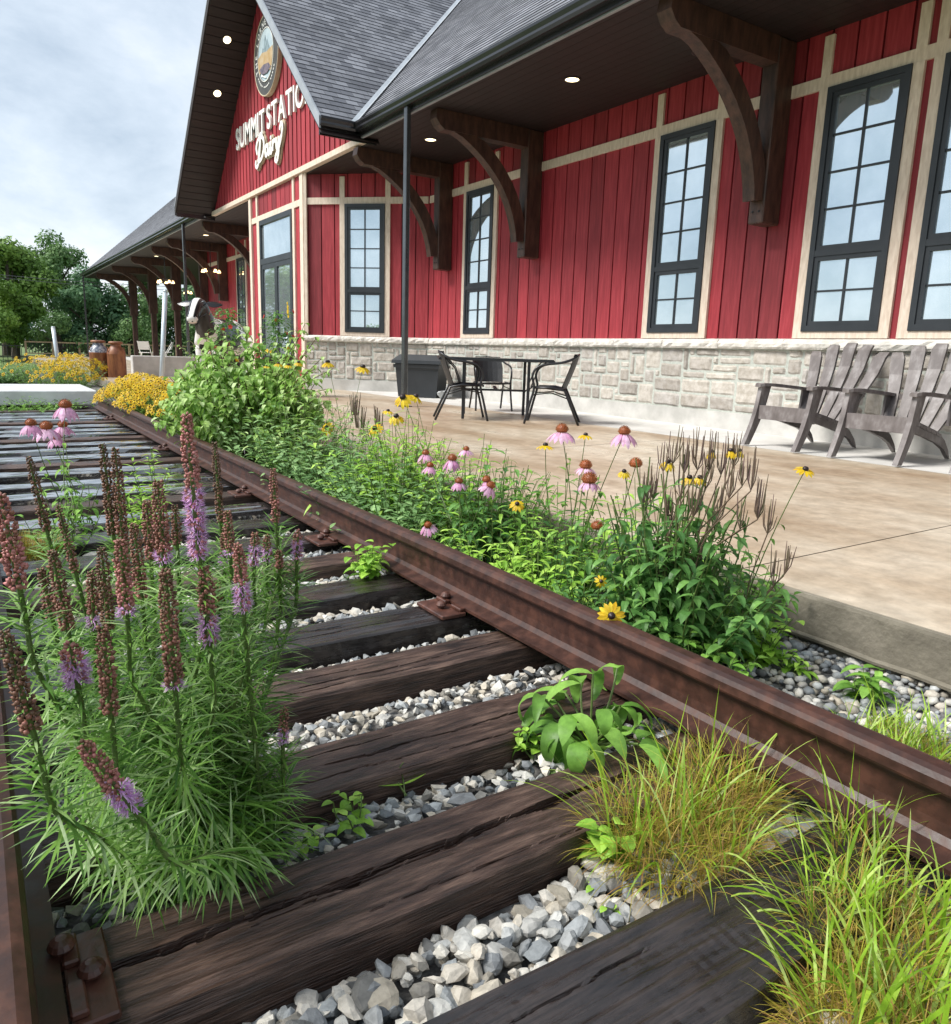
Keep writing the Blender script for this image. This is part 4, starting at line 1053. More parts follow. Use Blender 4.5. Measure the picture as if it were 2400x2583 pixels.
weed((1.34,2.86,-.04), 14, .075, .050, .17, 'lime green heart-leaved weed between the wet ties near the plate', k=4, spread=.13)
weed((1.16,2.70,-.05), 4, .06, .040, .05, 'flat pale leaves lying left of the heart-leaved weed')
weed((.985,.985,-.05), 5, .070, .055, .075, 'round pale green leaf rosette at the left of the straw coloured grass')
weed((.90,.90,-.06), 2, .03, .022, .02, 'very small seedling on the nearest stones')
weed((1.72,1.28,-.09), 6, .11, .05, .11, 'low broad-leaved weed on the pebbles between the rail and the kerb', mt='leaf_mid')
weed((1.10,1.36,-.05), 6, .045, .028, .07, 'small seedlings with round leaves at the left of the broadleaf weed', mt='leaf_lime')
_q = at(2175, 1765, z=-.09); weed(tuple(_q), 7, .11, .045, .10, 'broad-leaved weed on the pebbles close to the kerb near the right edge', mt='leaf_mid')
_q = at(2010, 1700, z=-.09); weed(tuple(_q), 8, .06, .026, .07, 'small bright weed on the pebbles just right of the vervain foot', mt='leaf_lime')
_q = at(2340, 1930, z=-.09); tuft(tuple(_q), .10, 60, .20, 'lime grass tuft beyond the rail where the pebbles meet the right edge', dry=1, nd=200)
_q = at(2250, 1860, z=-.09); tuft(tuple(_q), .07, 30, .17, 'thin lime grass tuft on the pebbles beside the kerb weed', dry=1, nd=100)
# big broadleaf weed with drooping wavy leaves at the rail foot
t = thing('broadleaf_weed', 'large broadleaf weed with long drooping wavy leaves at the foot of the right rail', 'weed', (1.26,1.34,-.05))
s_ = MB(); l_ = MB(); c = Vector((1.26,1.34,-.05))
for i in range(24):
    a = i*GA+1.0; top = c+hv(a)*rnd(.02,.17)+Vector((-.02,-.03,rnd(.02,.20))); s_.tube(curve(c, top, .01), .0032, 6, caps=False)
    for q in range(2): leaf(l_, top, hv(a+rnd(-.5,.5)+q*1.3)+Vector((0,0,rnd(.2,.8))), Vector((0,0,1)), rnd(.08,.17), rnd(.028,.050), rnd(0,1), curl=rnd(.9,2.4), segs=8, fold=rnd(-.1,.5))
for i in range(7):
    a = rnd(2.2, 4.0); leaf(l_, c+Vector((-.03,-.02,.02)), hv(a)+Vector((0,0,.55)), Vector((0,0,1)), rnd(.16,.22), rnd(.045,.06), rnd(0,1), curl=1.1, segs=8, fold=.25)
s_.build('stems', M['stem'], t); l_.build('leaves', M['leaf_mid'], t, smooth=True)

# ---- flower bed between the rail and the platform
def bed_plant(name, label, cat, c, specs, mt, group=None, stem='stem'):
    t = thing(name, label, cat, c, 0, group); s_ = MB(); l_ = MB()
    for (a, b, kw) in specs: leafy_stem(s_, l_, a, b, **kw)
    s_.build('stems', M[stem], t); l_.build('leaves', M[mt], t); return t
def V3(*a): return Vector(a)
def cluster(c, n_, r, h, jit=.4, flare=.6):
    o_ = []; n_ = int(n_*1.25)
    for i in range(n_):
        a = i*GA+rnd(-.3,.3); q = math.sqrt((i+.5)/n_); p = V3(*c)+hv(a)*r*q*.35
        o_.append((p, V3(*c)+hv(a)*r*q*(.5+flare)+V3(0,0,h*(1-.25*q*q)*rnd(1-jit,1))))
    return o_
# vervain: dark stems, big toothed leaves, candelabras of thin spikes
vc = (1.95, 1.74, -.08)
vsp = [(a, b, dict(ln=.125, wd=.038, k=9, bow=.03, start=.12, end=.86, rise=.25, curl=.8, segs=4, r=.004)) for a, b in cluster(vc, 32, .23, .76, .35, .6)]
vsp += [(a, b, dict(ln=.11, wd=.038, k=7, bow=.03, start=.1, end=.95, rise=.3, curl=.7, segs=4)) for a, b in cluster((1.93,1.66,-.08), 34, .30, .46, .4, .7)]
t = bed_plant('vervain', 'tall bushy vervain with dark green leaves and brushes of thin brown spikes by the kerb', 'flowering plant', vc, vsp, 'leaf_dark')
pxs = [(1680,1110),(1705,1085),(1735,1095),(1770,1075),(1800,1085),(1830,1090),(1860,1085),(1885,1105),(1905,1140),(1925,1190),(1655,1165),(1640,1180),(1725,1150),(1790,1140),(1850,1150),(1760,1190),(1880,1215),(1630,1200),(1820,1210),(1700,1220),(1945,1270),(1965,1370),(1990,1350)]
for i, (px_, py_) in enumerate(pxs):
    sx = rnd(1.85, 2.08) if px_ < 1940 else rnd(2.12,2.2); top = at(px_, py_, x=sx); k_ = MB()
    b0 = top-V3(0,0,rnd(.10,.15)); q0 = V3(*vc)+V3(rnd(-.08,.08),rnd(-.08,.08),.12) if px_ < 1940 else V3(2.16+rnd(-.02,.02), 1.60, -.06); k_.tube([q0, V3(q0.x*.55+b0.x*.45, q0.y*.55+b0.y*.45, q0.z*.35+b0.z*.65), b0], .0022, 5)
    for q in range(random.choice([7,9,11])):
        a = rnd(0, 6.28); e_ = b0+hv(a)*rnd(.004,.030)+V3(0,0,rnd(.06,.14)); m1 = b0.lerp(e_, .35)+hv(a)*.008
        k_.tube([b0, m1, m1.lerp(e_, .5), e_], [.0010,.0019,.0019,.0009], 5, c=rnd(0,1))
    k_.build('flower_spike', M['verv'], t)
# coneflowers on their own stems (px centre, plane x, radius)
def flower_plant(name, label, cat, base, heads, kind, mt='leaf_mid', lf=10, lo=.0, ln=.09, wd=.028, group=None, bush=12, bh=.35, br=.12):
    t = thing(name, label, cat, base, 0, group); s_ = MB(); l_ = MB(); base = V3(*base)
    for (px_, py_, X, r, kw) in heads:
        c = at(px_, py_, x=X); p = base+V3(rnd(-.05,.05), rnd(-.05,.05), 0)
        kw = dict(kw); f = kw.get('f', (0,0,1)); f = Vector(f).normalized()
        leafy_stem(s_, l_, p, c-f*r*.1, r=.0028, ln=ln, wd=wd, k=lf, start=.1, end=.72, bow=.025, rise=.4, curl=.8, ph='alt', segs=4)
        if kind == 'cone': coneflower(t, c, r, **kw)
        else: kw.pop('f', None); susan(t, c, f, r, **kw)
    for a, b in cluster(tuple(base), bush, br, bh): leafy_stem(s_, l_, a, b, r=.0025, ln=ln, wd=wd*1.1, k=7, start=.1, bow=.02, rise=.35, curl=.8, ph='alt', segs=4)
    s_.build('stems', M['stem'], t); l_.build('leaves', M[mt], t); return t
D = 1.2987
def dp(x, y): return (x*D, y*D)
gcf = 'coneflowers in the bed along the rail'
flower_plant('coneflower', 'tall coneflower with two wide pink heads held up in front of the platform', 'flower', (2.15,2.45,-.08),
   [(*dp(1092,838), 2.0, .048, dict(droop=.55)), (*dp(1213,842), 2.1, .044, dict(droop=.8))], 'cone', 'leaf_dark', group=gcf)
flower_plant('coneflower', 'faded coneflower with dark red cones and ragged short petals left of the vervain', 'flower', (2.0,2.28,-.08),
   [(*dp(1138,908), 1.95, .027, dict(droop=.5, cone=.55)), (*dp(1145,936), 1.9, .030, dict(droop=.9, cone=.6)), (*dp(1235,905), 2.05, .028, dict(petals=False, cone=.55)), (*dp(1160,1026), 1.95, .024, dict(petals=False, cone=.6))], 'cone', 'leaf_dark', group=gcf)
flower_plant('coneflower', 'coneflower with several small pink heads in the middle of the bed', 'flower', (1.95,2.95,-.08),
   [(*dp(827,882), 1.95, .036, dict(droop=.8)), (*dp(836,906), 1.9, .034, dict(droop=1.0)), (*dp(879,893), 1.9, .042, dict(droop=1.3)), (*dp(906,874), 2.05, .030, dict(droop=.4)), (*dp(892,937), 1.9, .036, dict(droop=.7)), (*dp(946,934), 1.85, .036, dict(droop=1.4, f=(-.2,.1,1))), (*dp(952,945), 1.85, .038, dict(droop=.9, f=(.4,-.3,1)))], 'cone', 'leaf_dark', group=gcf)
flower_plant('coneflower', 'small single coneflower nodding low behind the rail', 'flower', (1.72,2.86,-.08), [(*dp(832,1022), 1.68, .034, dict(droop=.7, f=(-.35,-.2,1)))], 'cone', 'leaf_dark', group=gcf, bush=8, bh=.22)
flower_plant('coneflower', 'pink coneflowers rising from the ties at the far left', 'flower', (.42,4.4,-.06),
   [(*dp(127,790), .42, 0.061, dict(droop=1.0)), (*dp(60,825), .22, 0.045, dict(droop=.9)), (*dp(90,832), .30, 0.056, dict(droop=.8)), (*dp(122,828), .41, 0.049, dict(droop=.9)), (*dp(110,852), .37, 0.045, dict(droop=.9))], 'cone', 'leaf_mid', group=gcf, bush=6, bh=.35)
gbs = 'black-eyed Susans in the bed along the rail'
flower_plant('black_eyed_susan', 'single large black-eyed Susan facing the camera above the rail head', 'flower', (1.76,1.98,-.08), [(1188*D,1196*D, 1.50, .028, dict(f=(-.55,-.8,.30), n_=14, droop=.05)), (1168*D,1129*D, 1.68, .016, dict(f=(-.5,-.8,.3), n_=9))], 'susan', 'leaf_small', group=gbs, bush=10, bh=.22, ln=.06, wd=.016)
flower_plant('black_eyed_susan', 'black-eyed Susans beside the two wide coneflowers', 'flower', (2.2,2.6,-.08), [(*dp(1060,865), 2.1, .030, dict(f=(0,0,1))), (*dp(1138,845), 2.2, .026, dict(f=(0,-.1,1)))], 'susan', 'leaf_small', group=gbs, bush=8, ln=.06, wd=.02, lf=4)
flower_plant('black_eyed_susan', 'black-eyed Susans scattered in front of the vervain spikes', 'flower', (2.1,1.85,-.08), [(*dp(1298,898), 1.95, .024, dict(f=(-.2,-.3,1), droop=.6)), (*dp(1213,916), 2.0, .022, dict(f=(-.3,-.3,1), droop=.6)), (*dp(1340,928), 1.95, .024, dict(f=(-.1,-.2,1), droop=.7)), (*dp(1360,928), 2.0, .022, dict(f=(-.1,-.2,1), droop=.8)), (*dp(1383,878), 2.0, .020, dict(f=(0,0,1), droop=1.3)), (*dp(1420,876), 2.05, .022, dict(f=(0,0,1), droop=1.2)), (*dp(1437,876), 2.1, .020, dict(f=(0,0,1), droop=1.2))], 'susan', 'leaf_mid', group=gbs, bush=6, ln=.06, wd=.02, lf=5)
flower_plant('black_eyed_susan', 'lone black-eyed Susan on a long bare stem leaning over the platform at the right', 'flower', (2.2,1.62,-.08), [(*dp(1565,912), 2.25, .025, dict(f=(-.1,-.4,1), droop=.1))], 'susan', 'leaf_mid', group=gbs, bush=5, ln=.06, wd=.018, lf=9)
flower_plant('black_eyed_susan', 'black-eyed Susan with one bloom low among the leaves in the middle of the bed', 'flower', (2.05,2.7,-.08), [(*dp(1005,979), 1.95, .026, dict(f=(-.4,-.5,.8)))], 'susan', 'leaf_lime', group=gbs, bush=12, bh=.26, ln=.07, wd=.022)
flower_plant('black_eyed_susan', 'tall black-eyed Susans with yellow blooms in front of the downspout base', 'flower', (2.25,3.7,-.08), [(*dp(783,772), 2.2, .050, dict(f=(-.5,-.4,.8), droop=.4)), (*dp(808,770), 2.3, .042, dict(f=(.3,-.4,1), droop=.3)), (*dp(770,809), 2.25, .045, dict(f=(-.3,-.4,1), droop=.5)), (*dp(754,798), 2.3, .030, dict(f=(0,-.2,1))), (*dp(728,832), 2.3, .042, dict(f=(-.6,-.4,.6)))], 'susan', 'leaf_small', group=gbs, bush=10, bh=.4, ln=.07, wd=.026, lf=8)
flower_plant('black_eyed_susan', 'black-eyed Susans poking out at the right of the big shrub', 'flower', (2.3,5.3,-.08), [(*dp(637,704), 2.2, .045, dict(f=(0,0,1), droop=.5)), (*dp(705,713), 2.5, .050, dict(f=(0,-.3,1), droop=.4)), (*dp(635,831), 2.25, .045, dict(f=(-.7,-.5,.5)))], 'susan', 'leaf_small', group=gbs, bush=12, bh=.7, ln=.08, wd=.028, lf=8, br=.2)
flower_plant('black_eyed_susan', 'row of black-eyed Susans flowering on top of the big green shrub', 'flower', (2.2,6.6,-.08), [(*dp(580,704), 1.75, .026, dict(f=(0,-.2,1), droop=.5)), (*dp(560,709), 1.70, .024, dict(f=(0,-.2,1), droop=.4)), (*dp(541,706), 1.66, .025, dict(f=(0,-.2,1), droop=.4)), (*dp(518,711), 1.62, .018, dict(f=(0,-.2,1)))], 'susan', 'leaf_small', group=gbs, bush=4, lf=4)
# general leafy fillers
gfl = 'leafy perennials filling the bed'
def filler(label, c, n_, r, h, mt, ln=.07, wd=.02, k=8, ph='alt', rise=.5, curl=.6, segs=3, name='leafy_perennial', cat='plant', stem='stem', flare=.6, jit=.4):
    return bed_plant(name, label, cat, c, [(a, b, dict(ln=ln, wd=wd, k=k, bow=.02, rise=rise, curl=curl, ph=ph, segs=segs, r=.0025)) for a, b in cluster(c, n_, r, h, jit, flare)], mt, gfl, stem)
filler('lime green leafy perennial in front of the coneflowers, spilling to the rail', (1.85,2.28,-.08), 24, .24, .46, 'leaf_lime', .105, .028, 9, segs=4, jit=.62)
filler('bright leafy perennial low by the rail left of the single sunny bloom', (1.78,2.62,-.08), 22, .24, .40, 'leaf_lime', .100, .030, 8, segs=4, jit=.62)
filler('mid green leafy perennial at the foot of the vervain on the pebbles', (1.86,1.50,-.09), 24, .18, .20, 'leaf_mid', .080, .036, 7, segs=4)
filler('round-leaved seedlings at the kerb beside the vervain', (2.22,1.56,-.09), 18, .14, .22, 'leaf_lime', .065, .044, 6, segs=4)
filler('grey green false indigo mound by the rail with small oval leaves', (1.90,3.65,-.09), 70, .50, .56, 'leaf_indigo', .085, .038, 13, 'alt', .5, .2, segs=3, jit=.62)
filler('grey green false indigo mound in the middle of the bed', (1.98,4.55,-.09), 70, .54, .64, 'leaf_indigo', .095, .042, 13, 'alt', .5, .2, jit=.62)
filler('grey green false indigo mound against the big shrub', (1.95,5.5,-.09), 60, .54, .68, 'leaf_indigo', .10, .046, 12, 'alt', .5, .2, jit=.62)
filler('soft lime foliage between the indigo mounds and the platform', (2.2,4.2,-.08), 50, .34, .72, 'leaf_lime', .130, .030, 13, 'alt', .7)
filler('lime shoots rising through the indigo nearest the rail', (1.85,4.0,-.08), 14, .34, .62, 'leaf_lime', .130, .034, 12, 'alt', .7)
filler('pale green shoots rising between the indigo and the big shrub', (2.0,5.4,-.08), 22, .42, .80, 'leaf_shrub', .140, .042, 12, 'alt', .7)
filler('bright leafy shoots in front of the tall yellow blooms', (2.15,3.45,-.08), 18, .26, .66, 'leaf_lime', .120, .040, 11, 'alt', .6, segs=4)
filler('mid green stems leaning over the kerb behind the coneflowers', (2.28,3.2,-.08), 40, .28, .56, 'leaf_mid', .110, .032, 10)
filler('dark leafy perennial behind the nearer indigo mound', (2.1,3.0,-.08), 26, .26, .60, 'leaf_dark', .130, .044, 8, segs=4, jit=.62)
filler('lime leafy perennial against the kerb left of the vervain', (2.26,2.2,-.08), 24, .26, .56, 'leaf_lime', .120, .032, 10, segs=4, jit=.62)
filler('mid green leafy perennial against the kerb behind the two wide coneflowers', (2.22,2.65,-.08), 24, .28, .60, 'leaf_mid', .115, .034, 10, segs=4, jit=.62)
filler('dark leaved perennial between the vervain and the rail', (1.74,1.95,-.08), 30, .16, .26, 'leaf_dark', .095, .034, 8, segs=4)
filler('leafy weed leaning on the kerb just right of the vervain', (2.34,1.75,-.08), 26, .18, .34, 'leaf_mid', .100, .032, 9, segs=4)
filler('low ground leaves along the rail under the coneflowers', (1.75,3.15,-.09), 36, .22, .22, 'leaf_small', .070, .030, 8)
filler('bright green goldenrod shoots standing on the ties behind the blazing star', (.72,4.2,-.05), 9, .20, .52, 'leaf_lime', .10, .020, 22, 'alt', .8, segs=4, flare=.4)
filler('leafy coneflower foliage on the ties at the left', (.30,3.9,-.05), 7, .2, .42, 'leaf_mid', .12, .030, 9, 'alt', .8, segs=4)
filler('low weeds growing in front of the timber crossing', (.6,12.15,-.05), 60, .9, .22, 'leaf_mid', .10, .05, 6)
filler('low weeds sprouting at the left in front of the timber crossing', (-.6,12.0,-.05), 50, .8, .22, 'leaf_small', .10, .05, 6)
# arching leaves that hang over the rail head
for (c, dr, k_n, lb, ln_) in (((1.66,3.95,.10), (-1,-.35,.75), 7, 'arching spray of long lime leaves hanging over the rail beside the indigo', .26), ((1.64,2.10,.12), (-1,-.1,.35), 2, 'single broad pale leaf lying across the rail head above the sunny bloom', .20)):
    t = thing('arching_weed', lb, 'weed', (c[0], c[1], -.09)); s_ = MB(); l_ = MB(); s_.tube([(c[0]+.03,c[1],-.09),(c[0]+.02,c[1],0),c], .004, 6)
    for i in range(k_n): leaf(l_, c, V3(dr[0], dr[1]+rnd(-.7,.7)*(k_n > 2), dr[2]*rnd(.5,1.3)), V3(0,0,1), ln_*rnd(.8,1.15), .05 if k_n == 2 else .032, rnd(.3,1), curl=rnd(.8,1.3), segs=9, fold=.3)
    s_.build('stem', M['stem'], t); l_.build('leaves', M['leaf_lime'], t, smooth=True)
# little vervain brushes behind the indigo
for i, (px_, py_, lb) in enumerate(((700,815,'left'), (738,818,'right'), (690,790,'upper'))):
    t = thing('vervain', 'small brown-tipped vervain brush behind the indigo, %s one of three' % lb, 'flowering plant', (2.4, 4.6+.1*i, -.08)); k_ = MB(); top = at(px_*D, py_*D, x=2.4)
    for q in range(14):
        a = rnd(0, 6.28); b0 = top-V3(0,0,.06)+hv(a)*.03; k_.tube([b0, b0+hv(a)*.02+V3(0,0,rnd(.10,.18))], [.004,.002], 5, c=rnd(0,1))
    k_.build('flower_spike', M['verv'], t); s_ = MB(); l_ = MB(); leafy_stem(s_, l_, (2.4,4.6+.1*i,-.08), top, k=9, ln=.08, wd=.02); s_.build('stem', M['stem'], t); l_.build('leaves', M['leaf_mid'], t)
# the big shrub
t = thing('dogwood_shrub', 'big bushy light green shrub with pointed oval leaves beside the rail', 'shrub', (2.0,6.75,-.08), 0)
s_ = MB(); l_ = MB(); c0 = V3(2.0,6.75,-.08)
for i in range(150):
    a = i*GA+rnd(-.3,.3); q = math.sqrt((i+.5)/150); hgt = (1.16-.60*q*q)*rnd(.6,1.04)
    e_ = c0+V3(math.cos(a)*.70*q, math.sin(a)*.95*q, hgt)
    pts = leafy_stem(s_, l_, c0+hv(a)*.12*q, e_, r=.005, ln=.125, wd=.066, k=12, start=.35, end=1, bow=.05, rise=.25, curl=.9, ph='opp', segs=3, taper=.8)
    for z in (.55, .75, .9):
        p = pts[int(z*(len(pts)-1))]; b = p+hv(rnd(0,6.28))*rnd(.08,.2)+V3(0,0,rnd(-.02,.12)); leafy_stem(s_, l_, p, b, r=.002, ln=.12, wd=.062, k=4, start=.3, end=1, rise=.2, curl=.9, segs=3)
for (px_, py_) in ((770,815),(742,835),(800,850),(620,860),(560,835),(700,850),(765,835),(780,870),(735,870),(815,900),(840,930),(520,840),(480,860),(450,870),(655,840),(795,930),(830,980),(600,830)):     # taller shoots
    e_ = at(px_, py_, x=2.15); leafy_stem(s_, l_, c0+V3(.1,-.2,.5), e_, r=.004, ln=.10, wd=.045, k=12, start=.2, end=1, bow=.03, rise=.3, curl=.9, ph='opp', segs=3)
s_.build('stems', M['stem_red'], t); l_.build('leaves', M['leaf_shrub'], t)
# masses of small yellow daisies: separate bushes
def daisy_bush(c, r, h, nf, label, fr=.034, mt='leaf_mid'):
    t = thing('yellow_daisy_bush', label, 'flowering bush', c, 0, 'yellow daisy bushes'); s_ = MB(); l_ = MB(); f_ = MB()
    for a, b in cluster(c, 90, r, h, .35, .6): leafy_stem(s_, l_, a, b, r=.003, ln=.08, wd=.03, k=10, ph='alt')
    for i in range(nf):
        a = rnd(0, 6.28); q = math.sqrt(random.random()); p = V3(*c)+hv(a)*r*1.12*q+V3(0,0,h*(1.02-.5*q*q)*rnd(.78,1.04)); n_ = (hv(a)*q*.9+V3(-.25,-.45,.6)).normalized(); u = n_.orthogonal().normalized(); v = n_.cross(u)
        k = 7
        for j in range(k):
            t_ = 2*math.pi*j/k; d = u*math.cos(t_)+v*math.sin(t_); e1 = d.cross(n_)*fr*.22; cc = rnd(0,1)
            f_.add([p, p+d*fr*.6-e1, p+d*fr-n_*fr*.2, p+d*fr*.6+e1], [(0,1,2,3)], cc)
        f_.lathe(p, [(0,0),(fr*.25,fr*.05),(0,fr*.25)], 5, axis=n_, m=1, caps=False)
    s_.build('stems', M['stem'], t); l_.build('leaves', M[mt], t); o_ = f_.build('blossoms', [M['yellow'], M['darkcone']], t); o_['kind'] = 'stuff'
daisy_bush((1.85,9.6,-.08), .46, .60, 330, 'dense yellow daisy bush at the end of the right rail, left of the big shrub', .036)
daisy_bush((1.95,8.5,-.08), .40, .66, 200, 'yellow daisy bush tucked against the left side of the big shrub', .034)
daisy_bush((1.85,10.9,-.08), .50, .58, 300, 'orange-yellow daisy bush in front of the milk cans', .038)
daisy_bush((2.1,12.1,-.08), .50, .58, 220, 'yellow daisy bush just in front of the low concrete wall', .038)
daisy_bush((1.55,16.3,-.08), .60, .62, 130, 'tall yellow daisy bush beyond the crossing, beside the milk cans', .045)
daisy_bush((1.25,18.2,-.08), .75, .72, 80, 'green and yellow daisy bush far beyond the crossing', .05)
daisy_bush((2.05,20.3,-.08), .70, .74, 160, 'yellow daisy bush at the far platform end', .05)
filler('blue green shrub low at the far left beyond the crossing', (.55,19.5,-.08), 90, .85, .62, 'leaf_indigo', .16, .06, 14, name='low_shrub', cat='shrub')
filler('feathery pale green shrub at the far left edge', (-.4,22.5,-.08), 90, 1.1, .80, 'leaf_mid', .2, .06, 14, name='low_shrub', cat='shrub')

# ================================================================== FURNITURE ON THE PLATFORM (local frames: x = forward)
def place(t, x, y, rz, z=None): t.location = (x, y, patio_z(x) if z is None and x < 6.22 else (.15 if z is None else z)); t.rotation_euler = (0, 0, R(rz)); return t
def slab(mb, pts_bot, pts_top, c=.5):     # two quads -> closed hexahedron
    mb.add(list(pts_bot)+list(pts_top), [(3,2,1,0),(4,5,6,7),(0,1,5,4),(1,2,6,5),(2,3,7,6),(3,0,4,7)], c)
def adirondack(label):
    t = thing('lawn_chair', label, 'chair', (0,0,0), 0, 'slatted lawn chairs against the wall')
    for sy in (-1, 1):
        m_ = MB(); y = sy*.285; k = 8; L_ = []
        for i in range(k+1):          # front leg: wide tapering board leaning back, curved into the arm
            f = i/k; z = .56*f; x = .50-.20*f-.03*math.sin(f*math.pi); hw = .036+.028*f
            L_.append([(x-hw,y-.022,z),(x+hw,y-.022,z),(x+hw,y+.022,z),(x-hw,y+.022,z)])
        for a, b in zip(L_, L_[1:]): m_.add(a+b, [(0,1,5,4),(1,2,6,5),(2,3,7,6),(3,0,4,7)])
        m_.add(L_[0], [(3,2,1,0)]); m_.add(L_[-1], [(0,1,2,3)]); m_.build('front_leg', M['adk'], t, local=True)
        m_ = MB(); P = [(-.36,.045,.515),(-.20,.05,.53),(.0,.055,.545),(.22,.06,.56),(.36,.05,.56),(.40,.03,.55)]; L_ = []
        for x, hw, z in P: L_.append([(x,y-hw,z),(x,y+hw,z),(x,y+hw,z+.028),(x,y-hw,z+.028)])
        for a, b in zip(L_, L_[1:]): m_.add(a+b, [(0,1,5,4),(1,2,6,5),(2,3,7,6),(3,0,4,7)])
        m_.add(L_[0], [(3,2,1,0)]); m_.add(L_[-1], [(0,1,2,3)]); m_.build('armrest', M['adk'], t, local=True)
        m_ = MB(); P = [(.34,.33,.05),(.05,.26,.05),(-.18,.20,.05),(-.32,.13,.04),(-.41,.05,.032),(-.44,.0,.028)]; L_ = []
        for x, z, hh in P: L_.append([(x,sy*.235-.018,z-hh*(z > .02)),(x,sy*.235+.018,z-hh*(z > .02)),(x+.01,sy*.235+.018,z+hh),(x+.01,sy*.235-.018,z+hh)])
        for a, b in zip(L_, L_[1:]): m_.add(a+b, [(0,1,5,4),(1,2,6,5),(2,3,7,6),(3,0,4,7)])
        m_.add(L_[0], [(3,2,1,0)]); m_.add(L_[-1], [(0,1,2,3)]); m_.build('rear_leg', M['adk'], t, local=True, recalc=True)
        m_ = MB(); slab(m_, [(-.30,y-.012,.30),(-.24,y-.012,.30),(-.24,y+.012,.30),(-.30,y+.012,.30)], [(-.36,y-.012,.53),(-.26,y-.012,.53),(-.26,y+.012,.53),(-.36,y+.012,.53)]); m_.build('arm_support', M['adk'], t, local=True)
    m_ = MB(); slab(m_, [(.35,-.26,.25),(.385,-.26,.25),(.385,.26,.25),(.35,.26,.25)], [(.35,-.26,.38),(.378,-.26,.38),(.378,.26,.38),(.35,.26,.38)]); m_.build('front_apron', M['adk'], t, local=True)
    m_ = MB(); x = .34
    while x > -.22:
        z = .375-.15*((.34-x)/.56)**.9; z2 = .375-.15*((.34-x+.085)/.56)**.9
        slab(m_, [(x-.085,-.262,z2-.022),(x,-.262,z-.022),(x,.262,z-.022),(x-.085,.262,z2-.022)], [(x-.085,-.262,z2),(x,-.262,z),(x,.262,z),(x-.085,.262,z2)]); x -= .095
    m_.build('seat', M['adk'], t, local=True)
    b_ = None
    for i in range(5):                 # fan back, tallest in the middle
        f = (i-2)/2; m_ = MB(); yb, yt = f*.190, f*.365; wb, wt = .038, .066; hgt = .99-.085*f*f; k = 7; L_ = []
        for j in range(k+1):
            q = j/k; z = .20+(hgt-.20)*q; x = -.20-.36*q-.03*math.sin(q*math.pi)+.03*abs(f); yc = yb+(yt-yb)*q; hw = wb+(wt-wb)*q
            if j == k: hw *= .72
            if j == k-1: z = hgt-.05
            L_.append([(x-.013,yc-hw,z),(x-.013,yc+hw,z),(x+.013,yc+hw,z+.008),(x+.013,yc-hw,z+.008)])
        for a, b in zip(L_, L_[1:]): m_.add(a+b, [(0,1,5,4),(1,2,6,5),(2,3,7,6),(3,0,4,7)])
        m_.add(L_[0], [(3,2,1,0)]); m_.add(L_[-1], [(0,1,2,3)]); m_.build('back_slat', M['adk'], t, local=True, recalc=True)
    m_ = MB(); m_.box(-.40,-.36,-.30,.30,.49,.54); m_.build('back_rail', M['adk'], t, local=True)
    return t
ch = adirondack('left of the two grey slatted lawn chairs whole in view, standing under the wide window'); place(ch, 6.72, 4.45, 177)
c2_ = copy_tree(ch); c2_['label'] = 'grey slatted lawn chair second from the left, cut by the right edge at its armrest'; place(c2_, 6.72, 3.57, 181)
c3_ = copy_tree(ch); c3_['label'] = 'grey slatted lawn chair at the very right edge, showing only a foot and armrest tip'; place(c3_, 6.74, 2.56, 180)

